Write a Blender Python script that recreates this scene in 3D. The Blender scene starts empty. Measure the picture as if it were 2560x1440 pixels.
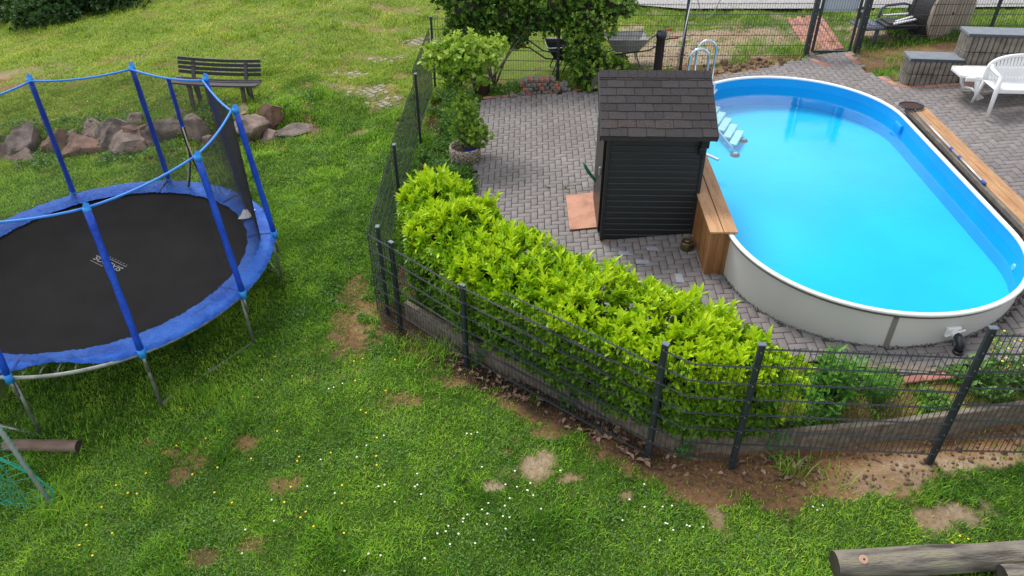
import bpy, math, random
import numpy as np
from mathutils import Vector, Matrix, noise as mnoise
random.seed(7); rng = np.random.default_rng(11)
R = math.radians
S = bpy.context.scene
C = S.collection
# ------------------------------------------------------------------ camera
cam = bpy.data.cameras.new('camera'); cam.sensor_width = 36; cam.lens = 1891.6/2560*36; cam.clip_end = 500
co = bpy.data.objects.new('camera', cam); C.objects.link(co)
co.location = (0, 0, 5.8427); co.rotation_mode = 'XYZ'
co.rotation_euler = (R(90)-.6264, 0, 0)
co.rotation_euler = (Matrix.Rotation(R(90)-.6264, 3, 'X') @ Matrix.Rotation(-.0019, 3, 'Z')).to_euler()
S.camera = co
# ------------------------------------------------------------------ world, sun
SUN_EL, SUN_AZ = R(56), R(-28)           # azimuth clockwise from +Y
w = bpy.data.worlds.new('World'); S.world = w; w.use_nodes = True
nt = w.node_tree; nt.nodes.clear()
def N(t, kind, **k):
    n = t.nodes.new(kind)
    for a, b in k.items(): setattr(n, a, b)
    return n
sky = N(nt, 'ShaderNodeTexSky', sky_type='NISHITA'); sky.sun_disc = False
sky.sun_elevation = SUN_EL; sky.sun_rotation = SUN_AZ; sky.air_density = 1.2; sky.dust_density = 1
hs = N(nt, 'ShaderNodeHueSaturation'); hs.inputs['Saturation'].default_value = .45
tc = N(nt, 'ShaderNodeTexCoord'); mp = N(nt, 'ShaderNodeMapping'); mp.inputs['Scale'].default_value = (1, 1, 2.2)
ns = N(nt, 'ShaderNodeTexNoise'); ns.inputs['Scale'].default_value = 2.3; ns.inputs['Detail'].default_value = 7
cr = N(nt, 'ShaderNodeValToRGB'); cr.color_ramp.elements[0].position = .42; cr.color_ramp.elements[1].position = .62
mx = N(nt, 'ShaderNodeMixRGB'); mx.inputs[2].default_value = (15.0, 15.4, 16.0, 1)
bg = N(nt, 'ShaderNodeBackground'); bg.inputs['Strength'].default_value = .078
ow = N(nt, 'ShaderNodeOutputWorld')
L = nt.links.new
L(tc.outputs['Generated'], mp.inputs[0]); L(mp.outputs[0], ns.inputs['Vector']); L(ns.outputs['Fac'], cr.inputs[0])
L(sky.outputs[0], hs.inputs['Color']); L(hs.outputs[0], mx.inputs[1]); L(cr.outputs[0], mx.inputs[0])
L(mx.outputs[0], bg.inputs[0]); L(bg.outputs[0], ow.inputs[0])
sl = bpy.data.lights.new('sun', 'SUN'); sl.energy = 1.9; sl.angle = R(20); sl.color = (1, .96, .9)
so = bpy.data.objects.new('sun', sl); C.objects.link(so)
sd = Vector((math.sin(SUN_AZ)*math.cos(SUN_EL), math.cos(SUN_AZ)*math.cos(SUN_EL), math.sin(SUN_EL)))
so.rotation_euler = sd.to_track_quat('Z', 'Y').to_euler(); so.location = (-6, 14, 20)
S.view_settings.view_transform = 'Standard'; S.view_settings.look = 'None'
S.view_settings.exposure = 0.62; S.view_settings.gamma = 1
S.cycles.max_bounces = 8; S.cycles.transparent_max_bounces = 24
# ------------------------------------------------------------------ helpers
def smooth(a, b, v):
    t = np.clip((v-a)/(b-a), 0, 1); return t*t*(3-2*t)
_perm = np.random.default_rng(3).random((512, 512))
def vn(x, y):
    x = np.asarray(x, float); y = np.asarray(y, float)
    xi = np.floor(x).astype(int); yi = np.floor(y).astype(int); fx = x-xi; fy = y-yi
    fx = fx*fx*(3-2*fx); fy = fy*fy*(3-2*fy)
    g = lambda a, b: _perm[a % 512, b % 512]
    return (g(xi, yi)*(1-fx)+g(xi+1, yi)*fx)*(1-fy)+(g(xi, yi+1)*(1-fx)+g(xi+1, yi+1)*fx)*fy
def fbm(x, y, s=1., o=4):
    v = 0; a = .5; t = 0
    for i in range(o):
        v = v+a*vn(x*s+17.3*i, y*s+9.1*i); t += a; a *= .5; s *= 2.05
    return v/t
def plane(x, y): return .1105*np.clip(x, -22, 14)+.0216*(np.clip(y, -5, 40)-9)
FENCE = np.array([(-1.6, 15.1), (-1.66, 12.73), (-1.72, 10.35), (-1.72, 8.05), (-1.46, 7.73), (-.55, 6.87), (1.4, 5.29), (1.65, 5.1), (2.18, 5.05), (4.0, 4.95), (9.5, 4.75)])
KERB = np.array([(-1.40, 7.98), (-.40, 7.03), (.5, 6.31), (1.45, 5.55), (1.75, 5.37), (2.29, 5.28), (3.66, 5.30), (5.09, 5.42), (9.5, 5.6)])
ENC = np.vstack([np.array([(-1.6, 14.95), (-1.6, 8.15)]), KERB+np.array([0, .01]), np.array([(9.5, 14.8), (-1.6, 14.95)])])
def inpoly(x, y, P):
    x = np.asarray(x, float); y = np.asarray(y, float); r = np.zeros(x.shape, bool)
    n = len(P)
    for i in range(n):
        x1, y1 = P[i]; x2, y2 = P[(i+1) % n]
        if y1 == y2: continue
        c = ((y1 > y) != (y2 > y)) & (x < (x2-x1)*(y-y1)/(y2-y1)+x1); r ^= c
    return r
def dpoly(x, y, P):
    d = np.full(np.shape(x), 1e9)
    for (x1, y1), (x2, y2) in zip(P[:-1], P[1:]):
        vx, vy = x2-x1, y2-y1; t = np.clip(((x-x1)*vx+(y-y1)*vy)/(vx*vx+vy*vy), 0, 1)
        d = np.minimum(d, np.hypot(x-x1-t*vx, y-y1-t*vy))
    return d
def lift(x, y):
    return .32*smooth(-2.9, -4.6, x)*smooth(13.98, 14.45, y+.06*x+.45)
def enclosed(x, y): return inpoly(x, y, ENC)
def ground(x, y):
    x = np.asarray(x, float); y = np.asarray(y, float)
    z = plane(x, y)+lift(x, y)
    ins = enclosed(x, y)
    d = dpoly(x, y, KERB)
    out = -.22*np.exp(-np.maximum(d-.1, 0)/1.1)*(1-smooth(9, 11, y))
    z = z+np.where(ins, -.03, out-.0)
    z = z+(fbm(x, y, 1.3, 3)-.5)*.10*(~ins)+(fbm(x, y, 9, 2)-.5)*.025
    return z
def ldir(v): return float(v)
def gz(x, y): return float(ground(np.array([x]), np.array([y]))[0])
def pz(x, y): return float(plane(x, y))
# bare earth ------------------------------------------------------------
ELL = [(-1.18, 6.27, .28, .13, 0), (.20, 5.16, .17, .15, 1), (.33, 5.26, .09, .14, 1), (-.22, 4.95, .13, .07, 1), (.56, 4.98, .13, .06, 1), (-3.42, 5.56, .16, .16, 0), (-3.52, 5.38, .10, .12, 0), (-3.0, 5.74, .16, .10, 0),
       (1.89, 4.40, .08, .16, 1), (4.0, 4.28, .32, .10, 1), (3.75, 4.22, .15, .12, 1), (-2.37, 5.12, .16, .10, 0), (-.05, 5.39, .08, .05, 0), (.43, 5.65, .20, .07, 0), (-2.92, 4.30, .22, .08, 0), (-2.2, 8.5, .15, .3, 0), (-2.2, 7.8, .25, .3, 0),
       (-4.07, 5.85, .12, .05, 0), (-3.75, 5.7, .14, .07, 0), (-2.5, 4.4, .12, .08, 0), (2.35, 4.72, .2, .06, 0), (.05, 5.6, .06, .05, 0), (1.1, 4.75, .07, .05, 1),
       (-13.3, 18.2, 1.5, .5, 1), (-12.6, 17.4, 1.0, .3, 0), (-9.5, 18.6, .5, .16, 0), (-8.2, 17.8, .35, .12, 0), (-6.2, 20.5, .5, .15, 0), (-3.4, 19.4, .5, .16, 2), (-2.97, 15.45, .45, .32, 2), (-2.6, 14.8, .35, .30, 2), (-3.5, 15.6, .3, .2, 2), (-3.1, 21.0, .7, .22, 2),
       (-3.6, 16.4, .35, .15, 2), (-2.4, 16.2, .3, .14, 2), (-3.2, 17.4, .4, .12, 2), (-2.3, 18.3, .45, .25, 2), (-2.9, 13.5, .25, .12, 2), (-4.3, 13.6, .7, .18, 0), (-5.0, 13.5, .5, .2, 0), (-3.9, 19.6, .35, .14, 2), (-2.6, 22.5, 1.0, .25, 2)]
def bare(x, y):
    """0..1 how bare the earth is"""
    n = fbm(x, y, 3.2, 4); n2 = fbm(x+50, y+31, 8., 3); n3 = fbm(x+11, y+5, 26., 2)
    b = np.zeros(np.shape(x))
    for ex, ey, rx, ry, k in ELL:
        q = np.hypot((x-ex)/(rx*1.1), (y-ey)/(ry*1.1))
        b = np.maximum(b, (.92 if k == 1 else .74)*smooth(1.35, .55, q+(n2-.5)*1.3+(n-.5)*1.4+(n3-.5)*1.1))
    ins = enclosed(x, y); d = dpoly(x, y, KERB)
    wdt = .42+.25*smooth(.5, 2.5, x)*smooth(6, 3, x)+.12*smooth(0, -1.5, x)
    strip = smooth(wdt+.14, wdt-.10, d+(n-.5)*.55+(n2-.5)*.3+(n3-.5)*.3)*(x > -1.75)*(y < 8.2)
    dl = np.hypot((x+2.05)/.42, (y-7.55)/.75)
    strip = np.maximum(strip, .85*smooth(1.1, .5, dl+(n-.5)*1.6+(n2-.5)*1.6+(n3-.5)*.8))
    b = np.maximum(b, strip*(~ins))
    b = np.maximum(b, .55*smooth(.60, .72, n)*(y > 13)*(~ins))
    # behind the back fence
    soil = inpoly(x, y, np.array([(2.6, 15.0), (2.2, 16.6), (3.2, 17.2), (5.6, 16.6), (5.9, 14.8)]))
    b = np.where(soil & ~ins, smooth(.25, .45, n), b)
    b = np.where((x > 1.5) & (x < 3.3) & (y > 17.3+.3*(3-x)) & (y < 18.6), np.maximum(b, smooth(.45, .6, n)), b)
    b = np.where((x > 6.85) & (x < 7.6) & (y > 15) & (y < 16.2), smooth(.3, .5, n), b)
    # inside the enclosure
    bi = np.where(x < -.4, smooth(.50, .62, n), np.where(y > 14, np.where(x > 1.9, .95, smooth(.55, .65, n)), smooth(.35, .5, n)))
    bi = np.where((x > 2.8) & (y < 7), .8*smooth(.50, .62, n), bi)
    b = np.where(ins, bi, b)
    return np.clip(b, 0, 1)
def tone(x, y):
    """0 dark damp brown, .5 orange clay, 1 pale sand"""
    t = np.full(np.shape(x), .45); n = fbm(x+7, y+3, 2.2, 3)
    for ex, ey, rx, ry, k in ELL:
        q = np.hypot((x-ex)/rx, (y-ey)/ry); t = np.where(q < 1.9, (.42, .72, .70)[k], t)
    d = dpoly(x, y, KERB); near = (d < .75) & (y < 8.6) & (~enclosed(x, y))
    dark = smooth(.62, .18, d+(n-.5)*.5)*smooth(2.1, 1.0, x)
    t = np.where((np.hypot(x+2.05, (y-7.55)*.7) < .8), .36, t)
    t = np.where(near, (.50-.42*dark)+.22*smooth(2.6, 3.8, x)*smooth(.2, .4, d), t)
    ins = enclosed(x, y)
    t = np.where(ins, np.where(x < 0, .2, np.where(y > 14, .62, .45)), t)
    t = np.where((y > 15) & (x > 1.5), .82, t)
    return np.clip(t+(n-.5)*.35, 0, 1)

def mesh_np(name, V, F, mats, parent=None, smooth_=False, attrs=None, midx=None):
    """V (n,3); F (m,k) array or list of index tuples"""
    me = bpy.data.meshes.new(name)
    V = np.asarray(V, np.float32)
    if isinstance(F, np.ndarray):
        k = F.shape[1]; m = len(F)
        me.vertices.add(len(V)); me.vertices.foreach_set('co', V.ravel())
        me.loops.add(m*k); me.loops.foreach_set('vertex_index', F.astype(np.int32).ravel())
        me.polygons.add(m); me.polygons.foreach_set('loop_start', np.arange(0, m*k, k, dtype=np.int32))
        me.update(calc_edges=True)
    else:
        me.from_pydata([tuple(map(float, v)) for v in V], [], F); me.update()
    if attrs:
        for an, av in attrs.items():
            a = me.attributes.new(an, 'FLOAT', 'POINT'); a.data.foreach_set('value', np.asarray(av, np.float32))
    for m_ in (mats if isinstance(mats, (list, tuple)) else [mats]): me.materials.append(m_)
    if midx is not None: me.polygons.foreach_set('material_index', np.asarray(midx, np.int32))
    if smooth_: me.polygons.foreach_set('use_smooth', np.ones(len(me.polygons), bool))
    me.validate()
    o = bpy.data.objects.new(name, me); C.objects.link(o)
    if parent is not None: o.parent = parent
    return o
def tag(o, label=None, cat=None, group=None, kind=None):
    if label: o['label'] = label
    if cat: o['category'] = cat
    if group: o['group'] = group
    if kind: o['kind'] = kind
    return o
def empty(name, loc, rz=0, label=None, cat=None, group=None, rot=None):
    o = bpy.data.objects.new(name, None); C.objects.link(o); o.location = loc; o.rotation_euler = rot or (0, 0, rz); o.empty_display_size = .1
    return tag(o, label, cat, group)
def copy_thing(o, label=None):
    r = o.copy(); C.objects.link(r)
    for ch in list(o.children):
        c = ch.copy(); C.objects.link(c); c.parent = r
        for g in list(ch.children):
            d = g.copy(); C.objects.link(d); d.parent = c
    if label: r['label'] = label
    return r
class MB:
    def __init__(s): s.v = []; s.f = []; s.m = []
    def add(s, V, F, mi=0):
        b = len(s.v); s.v += [tuple(map(float, v)) for v in V]; s.f += [tuple(b+i for i in f) for f in F]; s.m += [mi]*len(F); return s
    def box(s, c, d, rz=0, M=None, mi=0, bev=0):
        x, y, z = d[0]/2, d[1]/2, d[2]/2
        if bev <= 0:
            P = [(-x, -y, -z), (x, -y, -z), (x, y, -z), (-x, y, -z), (-x, -y, z), (x, -y, z), (x, y, z), (-x, y, z)]
            F = [(0, 3, 2, 1), (4, 5, 6, 7), (0, 1, 5, 4), (1, 2, 6, 5), (2, 3, 7, 6), (3, 0, 4, 7)]
        else:
            e = min(bev, x*.9, y*.9, z*.9); P = []; idx = {}
            for sx in (-1, 1):
                for sy in (-1, 1):
                    for sz in (-1, 1):
                        for a in range(3):
                            q = [sx*(x-e), sy*(y-e), sz*(z-e)]; q[a] = (sx*x, sy*y, sz*z)[a]; idx[(sx, sy, sz, a)] = len(P); P.append(q)
            F = []
            for a in range(3):
                b_, c_ = (a+1) % 3, (a+2) % 3
                for sg in (-1, 1):
                    f = []
                    for (p, q) in ((-1, -1), (1, -1), (1, 1), (-1, 1)):
                        k = [0, 0, 0]; k[a] = sg; k[b_] = p; k[c_] = q; f.append(idx[(*k, a)])
                    F.append(tuple(f if sg > 0 else f[::-1]))
                for p in (-1, 1):
                    for q in (-1, 1):
                        k1 = [0, 0, 0]; k1[b_] = p; k1[c_] = q; k2 = list(k1); k1[a] = -1; k2[a] = 1
                        F.append((idx[(*k1, b_)], idx[(*k2, b_)], idx[(*k2, c_)], idx[(*k1, c_)]))
            for sx in (-1, 1):
                for sy in (-1, 1):
                    for sz in (-1, 1): F.append(tuple(idx[(sx, sy, sz, a)] for a in range(3)))
        if M is None: M = Matrix.Translation(c) @ Matrix.Rotation(rz, 4, 'Z')
        else: M = Matrix.Translation(c) @ M.to_4x4()
        return s.add([M @ Vector(p) for p in P], F, mi)
    def bar(s, p, q, w_, h_, up=(0, 0, 1), mi=0, bev=0):
        p = Vector(p); q = Vector(q); d = q-p; l = d.length; d.normalize(); u = Vector(up)
        sd_ = d.cross(u)
        if sd_.length < 1e-4: sd_ = d.cross(Vector((1, 0, 0)))
        sd_.normalize(); u = sd_.cross(d)
        M = Matrix((d, sd_, u)).transposed()
        return s.box((p+q)/2, (l, w_, h_), M=M, mi=mi, bev=bev)
    def tube(s, pts, r, n=10, mi=0, cap=True, closed=False):
        pts = [Vector(p) for p in pts]; k = len(pts); rr = r if isinstance(r, (list, tuple)) else [r]*k
        V = []; F = []; u = None
        for i, p in enumerate(pts):
            a = pts[(i-1) % k] if (i > 0 or closed) else p; b = pts[(i+1) % k] if (i < k-1 or closed) else p
            d = (b-a).normalized()
            if u is None:
                u = d.cross(Vector((0, 0, 1)))
                if u.length < 1e-3: u = d.cross(Vector((1, 0, 0)))
            u = (u-d*u.dot(d)).normalized(); v = d.cross(u)
            for j in range(n):
                t = 2*math.pi*j/n; V.append(p+(u*math.cos(t)+v*math.sin(t))*rr[i])
        for i in range(k if closed else k-1):
            for j in range(n):
                a = i*n+j; b = i*n+(j+1) % n; i2 = ((i+1) % k)*n
                F.append((a, b, i2+(j+1) % n, i2+j))
        if cap and not closed:
            F.append(tuple(range(n))[::-1]); F.append(tuple((k-1)*n+j for j in range(n)))
        return s.add(V, F, mi)
    def lathe(s, prof, c=(0, 0, 0), n=32, mi=0, M=None):
        V = []; F = []; k = len(prof)
        for (r, z) in prof:
            for j in range(n):
                t = 2*math.pi*j/n; p = Vector((r*math.cos(t), r*math.sin(t), z))
                if M is not None: p = M @ p
                V.append(Vector(c)+p)
        for i in range(k-1):
            for j in range(n): F.append((i*n+j, i*n+(j+1) % n, (i+1)*n+(j+1) % n, (i+1)*n+j))
        return s.add(V, F, mi)
    def sweep(s, path, prof, closed=False, mi=0):
        """path 2D/3D points in plan, prof list of (offset to the right, z)"""
        path = [Vector(p).to_3d() for p in path]; k = len(path); V = []; F = []; m = len(prof)
        for i, p in enumerate(path):
            a = path[(i-1) % k] if (i > 0 or closed) else p; b = path[(i+1) % k] if (i < k-1 or closed) else p
            d = (b-a); d.z = 0; d.normalize(); nrm = Vector((d.y, -d.x, 0))
            if 0 < i < k-1 or closed:
                d1 = (p-a); d1.z = 0; d1.normalize(); cc = max(.5, d1.dot(d))
            else: cc = 1
            for (o, z) in prof: V.append(p+nrm*(o/cc)+Vector((0, 0, z)))
        for i in range(k if closed else k-1):
            for j in range(m-1):
                a = i*m+j; b = ((i+1) % k)*m+j; F.append((a, b, b+1, a+1))
        return s.add(V, F, mi)
    def build(s, name, mats, parent=None, sm=False):
        o = mesh_np(name, s.v, s.f, mats, parent, sm, midx=s.m)
        if sm == 'auto':
            pass
        return o
def prisms(P, Q, r, n=4, ref=None):
    """many straight rods as numpy: returns V,F"""
    P = np.asarray(P, float); Q = np.asarray(Q, float); d = Q-P; d /= np.linalg.norm(d, axis=1, keepdims=True)
    a = np.where(np.abs(d[:, 2:3]) < .9, np.array([[0, 0, 1.]]), np.array([[1., 0, 0]]))
    u = np.cross(d, a); u /= np.linalg.norm(u, axis=1, keepdims=True); v = np.cross(d, u)
    V = []
    for X in (P, Q):
        for j in range(n):
            t = 2*math.pi*(j+.5)/n; V.append(X+(u*math.cos(t)+v*math.sin(t))*r)
    V = np.stack(V, 1); m = len(P); F = []
    base = (np.arange(m)*2*n)[:, None]
    for j in range(n): F.append(np.stack([base[:, 0]+j, base[:, 0]+(j+1) % n, base[:, 0]+n+(j+1) % n, base[:, 0]+n+j], 1))
    return V.reshape(-1, 3), np.concatenate(F)
def join(VF):
    V = []; F = []; b = 0
    for v, f in VF: V.append(v); F.append(f+b); b += len(v)
    return np.concatenate(V), np.concatenate(F)
# ------------------------------------------------------------------ materials
def mat(name, col, rough=.6, col2=None, scale=8., detail=4., bump=0., bscale=None, metal=0., spec=.5, ramp=(.35, .65), stretch=None, attr=None, trans=0., coat=0., third=None, bdist=.01):
    m = bpy.data.materials.new(name); m.use_nodes = True; t = m.node_tree; b = t.nodes['Principled BSDF']; l = t.links.new
    b.inputs['Roughness'].default_value = rough; b.inputs['Metallic'].default_value = metal; b.inputs['Specular IOR Level'].default_value = spec
    b.inputs['Coat Weight'].default_value = coat
    c4 = lambda c: (*c, 1)
    b.inputs['Base Color'].default_value = c4(col)
    tc_ = N(t, 'ShaderNodeTexCoord'); vec = tc_.outputs['Object']
    if stretch:
        mp_ = N(t, 'ShaderNodeMapping'); mp_.inputs['Scale'].default_value = stretch; l(vec, mp_.inputs[0]); vec = mp_.outputs[0]
    cout = None
    if col2 is not None:
        if attr:
            at = N(t, 'ShaderNodeAttribute', attribute_name=attr); fac = at.outputs['Fac']
        else:
            no = N(t, 'ShaderNodeTexNoise'); no.inputs['Scale'].default_value = scale; no.inputs['Detail'].default_value = detail; l(vec, no.inputs['Vector']); fac = no.outputs['Fac']
        rp = N(t, 'ShaderNodeValToRGB'); e = rp.color_ramp.elements; e[0].position, e[1].position = ramp; e[0].color = c4(col); e[1].color = c4(col2)
        if third: x = rp.color_ramp.elements.new(min(.99, ramp[1]+.2)); x.color = c4(third)
        l(fac, rp.inputs[0]); l(rp.outputs[0], b.inputs['Base Color']); cout = rp.outputs[0]
    if bump:
        n2 = N(t, 'ShaderNodeTexNoise'); n2.inputs['Scale'].default_value = bscale or scale*3; n2.inputs['Detail'].default_value = 4; l(vec, n2.inputs['Vector'])
        bp = N(t, 'ShaderNodeBump'); bp.inputs['Strength'].default_value = bump; bp.inputs['Distance'].default_value = bdist; l(n2.outputs['Fac'], bp.inputs['Height']); l(bp.outputs[0], b.inputs['Normal'])
    if trans:
        tr = N(t, 'ShaderNodeBsdfTranslucent'); ms = N(t, 'ShaderNodeMixShader'); ms.inputs[0].default_value = trans
        if cout is not None: l(cout, tr.inputs[0])
        else: tr.inputs[0].default_value = c4(col)
        l(b.outputs[0], ms.inputs[1]); l(tr.outputs[0], ms.inputs[2]); l(ms.outputs[0], t.nodes['Material Output'].inputs[0])
    return m
M_post = mat('anthracite_coating', (.020, .027, .033), .42, (.028, .036, .042), 5)
M_wire = mat('coated_wire', (.030, .038, .045), .40)
M_cap = mat('post_cap_sky_sheen', (.12, .15, .18), .35)  # lighter than the posts: the sky's reflection is put into the colour
M_bolt = mat('zinc_bolt', (.5, .5, .5), .35, metal=.8)
M_conc = mat('old_concrete', (.13, .105, .08), .9, (.24, .20, .155), 14, bump=.5, bscale=90)
M_redbrick = mat('red_brick', (.28, .10, .07), .85, (.42, .20, .15), 12, bump=.4, bscale=120)
M_greybrick = mat('grey_brick', (.12, .118, .11), .85, (.24, .225, .21), 12, bump=.4, bscale=120)
M_bluepad = mat('blue_vinyl', (.016, .085, .42), .50, (.035, .15, .58), 3.5, bump=1., bscale=10, bdist=.04, spec=.16)
M_bluesleeve = mat('blue_foam_sleeve', (.008, .055, .52), .40, (.015, .10, .68), 6, bump=.8, bscale=26, stretch=(1, 1, .5), bdist=.02)
M_bluerope = mat('light_blue_band', (.03, .22, .72), .5)
M_bluecap = mat('light_blue_cap', (.02, .28, .78), .35)
M_mat = mat('black_jumping_fabric', (.013, .0115, .012), .85, (.017, .0155, .016), 3, bump=.15, bscale=300, spec=.10)
M_galv = mat('galvanised_steel', (.20, .21, .20), .42, (.34, .35, .34), 10, metal=.55)
M_net = mat('black_net_thread', (.018, .018, .022), .7)
M_cream = mat('cream_zip_tape', (.55, .50, .36), .8)
M_logo = mat('printed_logo', (.17, .17, .175), .6)
M_white = mat('white_plastic', (.80, .80, .80), .33, (.74, .74, .74), 4)
M_rim = mat('white_coping', (.82, .82, .82), .35)
M_greyrim = mat('grey_rail', (.14, .13, .13), .5)
M_poolwall = mat('grey_beige_steel_wall', (.56, .555, .53), .45, (.62, .61, .585), 1.2)
M_liner = mat('blue_liner', (.0, .30, .72), .4, (.0, .33, .76), 2)
M_linersub = mat('submerged_liner_cyan_cast', (.0, .46, .83), .5, (.0, .50, .86), 2)  # same liner as above the waterline, the water's cyan cast put into its colour
M_linerfloor = mat('lit_blue_liner_floor', (.0, .54, .86), .5, (.0, .61, .90), .9)  # same liner again, brighter light and cyan scatter on the floor painted in
M_wood = mat('larch_planks', (.36, .18, .08), .6, (.50, .28, .13), 2.2, stretch=(7, .9, 7), bump=.25, bscale=12)
M_woodside = mat('oiled_larch_side', (.20, .085, .028), .5, (.36, .17, .06), 1.8, stretch=(6, 6, 1), bump=.2, bscale=10)
M_knot = mat('wood_knot', (.20, .09, .035), .7)
M_greybeam = mat('weathered_grey_beam', (.13, .115, .10), .8, (.20, .18, .155), 8)
M_shed = mat('anthracite_boards', (.012, .015, .018), .50, (.018, .021, .024), 6, stretch=(1, 1, 8), bump=.15, bscale=14)
M_sheddoor = mat('brown_black_door', (.022, .018, .018), .38, (.032, .026, .025), 4)
M_shingle = mat('bitumen_shingle', (.026, .022, .024), .92, (.048, .041, .044), 60, bump=.5, bscale=260)
M_shingle2 = mat('worn_bitumen_shingle', (.038, .028, .028), .95, (.078, .062, .06), 45, bump=.7, bscale=200)
M_board = mat('red_brown_board', (.30, .125, .07), .6, (.50, .235, .145), 5, bump=.2, bscale=30, ramp=(.25, .55))
M_ply = mat('board_edge', (.25, .12, .06), .8)
M_brass = mat('tarnished_brass', (.20, .16, .085), .45, (.11, .08, .05), 14, metal=.6)
M_greenplastic = mat('green_plastic', (.0, .12, .06), .35)
M_rock = mat('sandstone_boulder', (.10, .074, .064), .9, (.30, .215, .185), 3.2, detail=8, bump=.7, bscale=24, third=(.25, .13, .075), ramp=(.3, .62), bdist=.02)
M_rockred = mat('rusty_boulder', (.14, .085, .065), .9, (.30, .175, .13), 4, detail=8, bump=.7, bscale=24, bdist=.02)
M_rockdark = mat('dark_boulder', (.09, .072, .064), .9, (.25, .195, .17), 4, detail=8, bump=.7, bscale=24, bdist=.02)
M_slat = mat('dark_painted_slat', (.030, .027, .033), .5, (.045, .042, .05), 5, stretch=(1, 6, 6))
M_slatend = mat('pale_slat_end', (.22, .21, .20), .7)
M_benchleg = mat('bench_concrete_foot', (.065, .052, .042), .8, (.10, .085, .07), 8)
M_log = mat('weathered_log', (.055, .045, .040), .9, (.22, .195, .16), 2.0, detail=10, stretch=(1, 5, 5), bump=1., bscale=14, third=(.25, .24, .09), ramp=(.34, .54), bdist=.02)
M_logsm = mat('brown_log', (.15, .10, .075), .85, (.24, .165, .125), 4, detail=6, stretch=(1, 6, 6), bump=.4, bscale=14)
M_logend = mat('dark_log_end', (.028, .022, .018), .9, (.05, .04, .03), 9)
M_drum = mat('pale_reel_wood', (.33, .27, .22), .8, (.46, .39, .33), 3, detail=6, stretch=(1, 1, .25), bump=.3, bscale=20)
M_drumside = mat('dark_reel_wood', (.035, .03, .03), .7)
M_slab = mat('slate_grey_slab', (.16, .18, .215), .7, (.20, .22, .25), 8)
M_slabedge = mat('slab_edge', (.05, .06, .075), .7)
M_palis = mat('ribbed_concrete_block', (.13, .11, .09), .9, (.25, .225, .19), 6, detail=6, bump=.5, bscale=80)
M_darkplast = mat('blue_grey_plastic', (.05, .06, .085), .4, (.085, .095, .14), 5)
M_greysheet = mat('light_grey_sheet', (.42, .47, .52), .5)
M_tarp = mat('dark_tray_rubber', (.02, .02, .024), .5)
M_tray = mat('zinc_tray', (.30, .30, .30), .5, (.42, .42, .42), 6)
M_greentube = mat('green_painted_tube', (.01, .07, .045), .4)
M_redgrip = mat('red_grip', (.45, .03, .03), .5)
M_pipe = mat('black_pipe', (.016, .020, .028), .32)
M_pot = mat('brown_pot', (.055, .038, .03), .6, (.075, .052, .04), 8)
M_terracotta = mat('red_brown_pot', (.13, .045, .03), .7)
M_soil = mat('potting_soil', (.045, .032, .022), .95, (.08, .06, .045), 30, bump=.8)
M_agg = mat('washed_aggregate', (.10, .08, .065), .9, (.50, .42, .33), 42, detail=1, ramp=(.42, .55), bump=1, bscale=42, bdist=.02)
M_bark = mat('grey_bark', (.10, .085, .06), .9, (.17, .15, .11), 20, bump=.5)
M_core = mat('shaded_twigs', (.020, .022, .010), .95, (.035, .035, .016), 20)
M_steel = mat('stainless_tube', (.62, .64, .66), .16, metal=1.)
M_bluefilm = mat('blue_plastic_scrap', (.01, .02, .30), .3)
M_silver = mat('anodised_aluminium', (.62, .62, .64), .3, metal=.7)
M_bluegrip = mat('blue_grip', (.01, .07, .35), .4)
M_cable = mat('grey_rope', (.22, .22, .20), .6)
M_greennet = mat('green_net_cord', (.01, .32, .22), .6)
M_daisy = mat('daisy_white', (.85, .85, .80), .6)
M_butter = mat('buttercup_yellow', (.85, .55, .01), .5)
M_deadleaf = mat('dead_leaf', (.12, .06, .04), .8, (.42, .27, .20), 3, attr='v', ramp=(0, 1))
M_clod = mat('earth_clod', (.10, .058, .034), .95, (.22, .14, .085), 9, bump=.5)
M_seam = mat('dark_blue_seam', (.005, .03, .25), .6)
M_rim2 = mat('grey_seam_strip', (.22, .21, .20), .5)
def leafmat(name, a, b, c=None, rough=.38, trans=.28, spec=.4):
    return mat(name, a, rough, b, attr='v', ramp=(0., .6), third=c, trans=trans, spec=spec)
M_laurel = leafmat('laurel_leaf', (.045, .15, .006), (.30, .54, .008), (.54, .72, .014), .34)
M_hornb = leafmat('hornbeam_leaf', (.06, .16, .015), (.24, .42, .03), (.40, .55, .07), .5)
M_honey = leafmat('climber_leaf', (.020, .070, .010), (.085, .20, .02), (.26, .42, .05), .42)
M_weed = leafmat('weed_leaf', (.03, .10, .012), (.09, .22, .025), (.13, .27, .04), .5)
M_tall = leafmat('tall_plant_leaf', (.03, .12, .01), (.10, .30, .02), (.16, .38, .03), .45)
M_nettle = leafmat('nettle_leaf', (.018, .055, .014), (.045, .11, .025), (.08, .17, .035), .5)
M_ivy = leafmat('creeper_leaf', (.03, .11, .02), (.08, .22, .04), None, .45)
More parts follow.
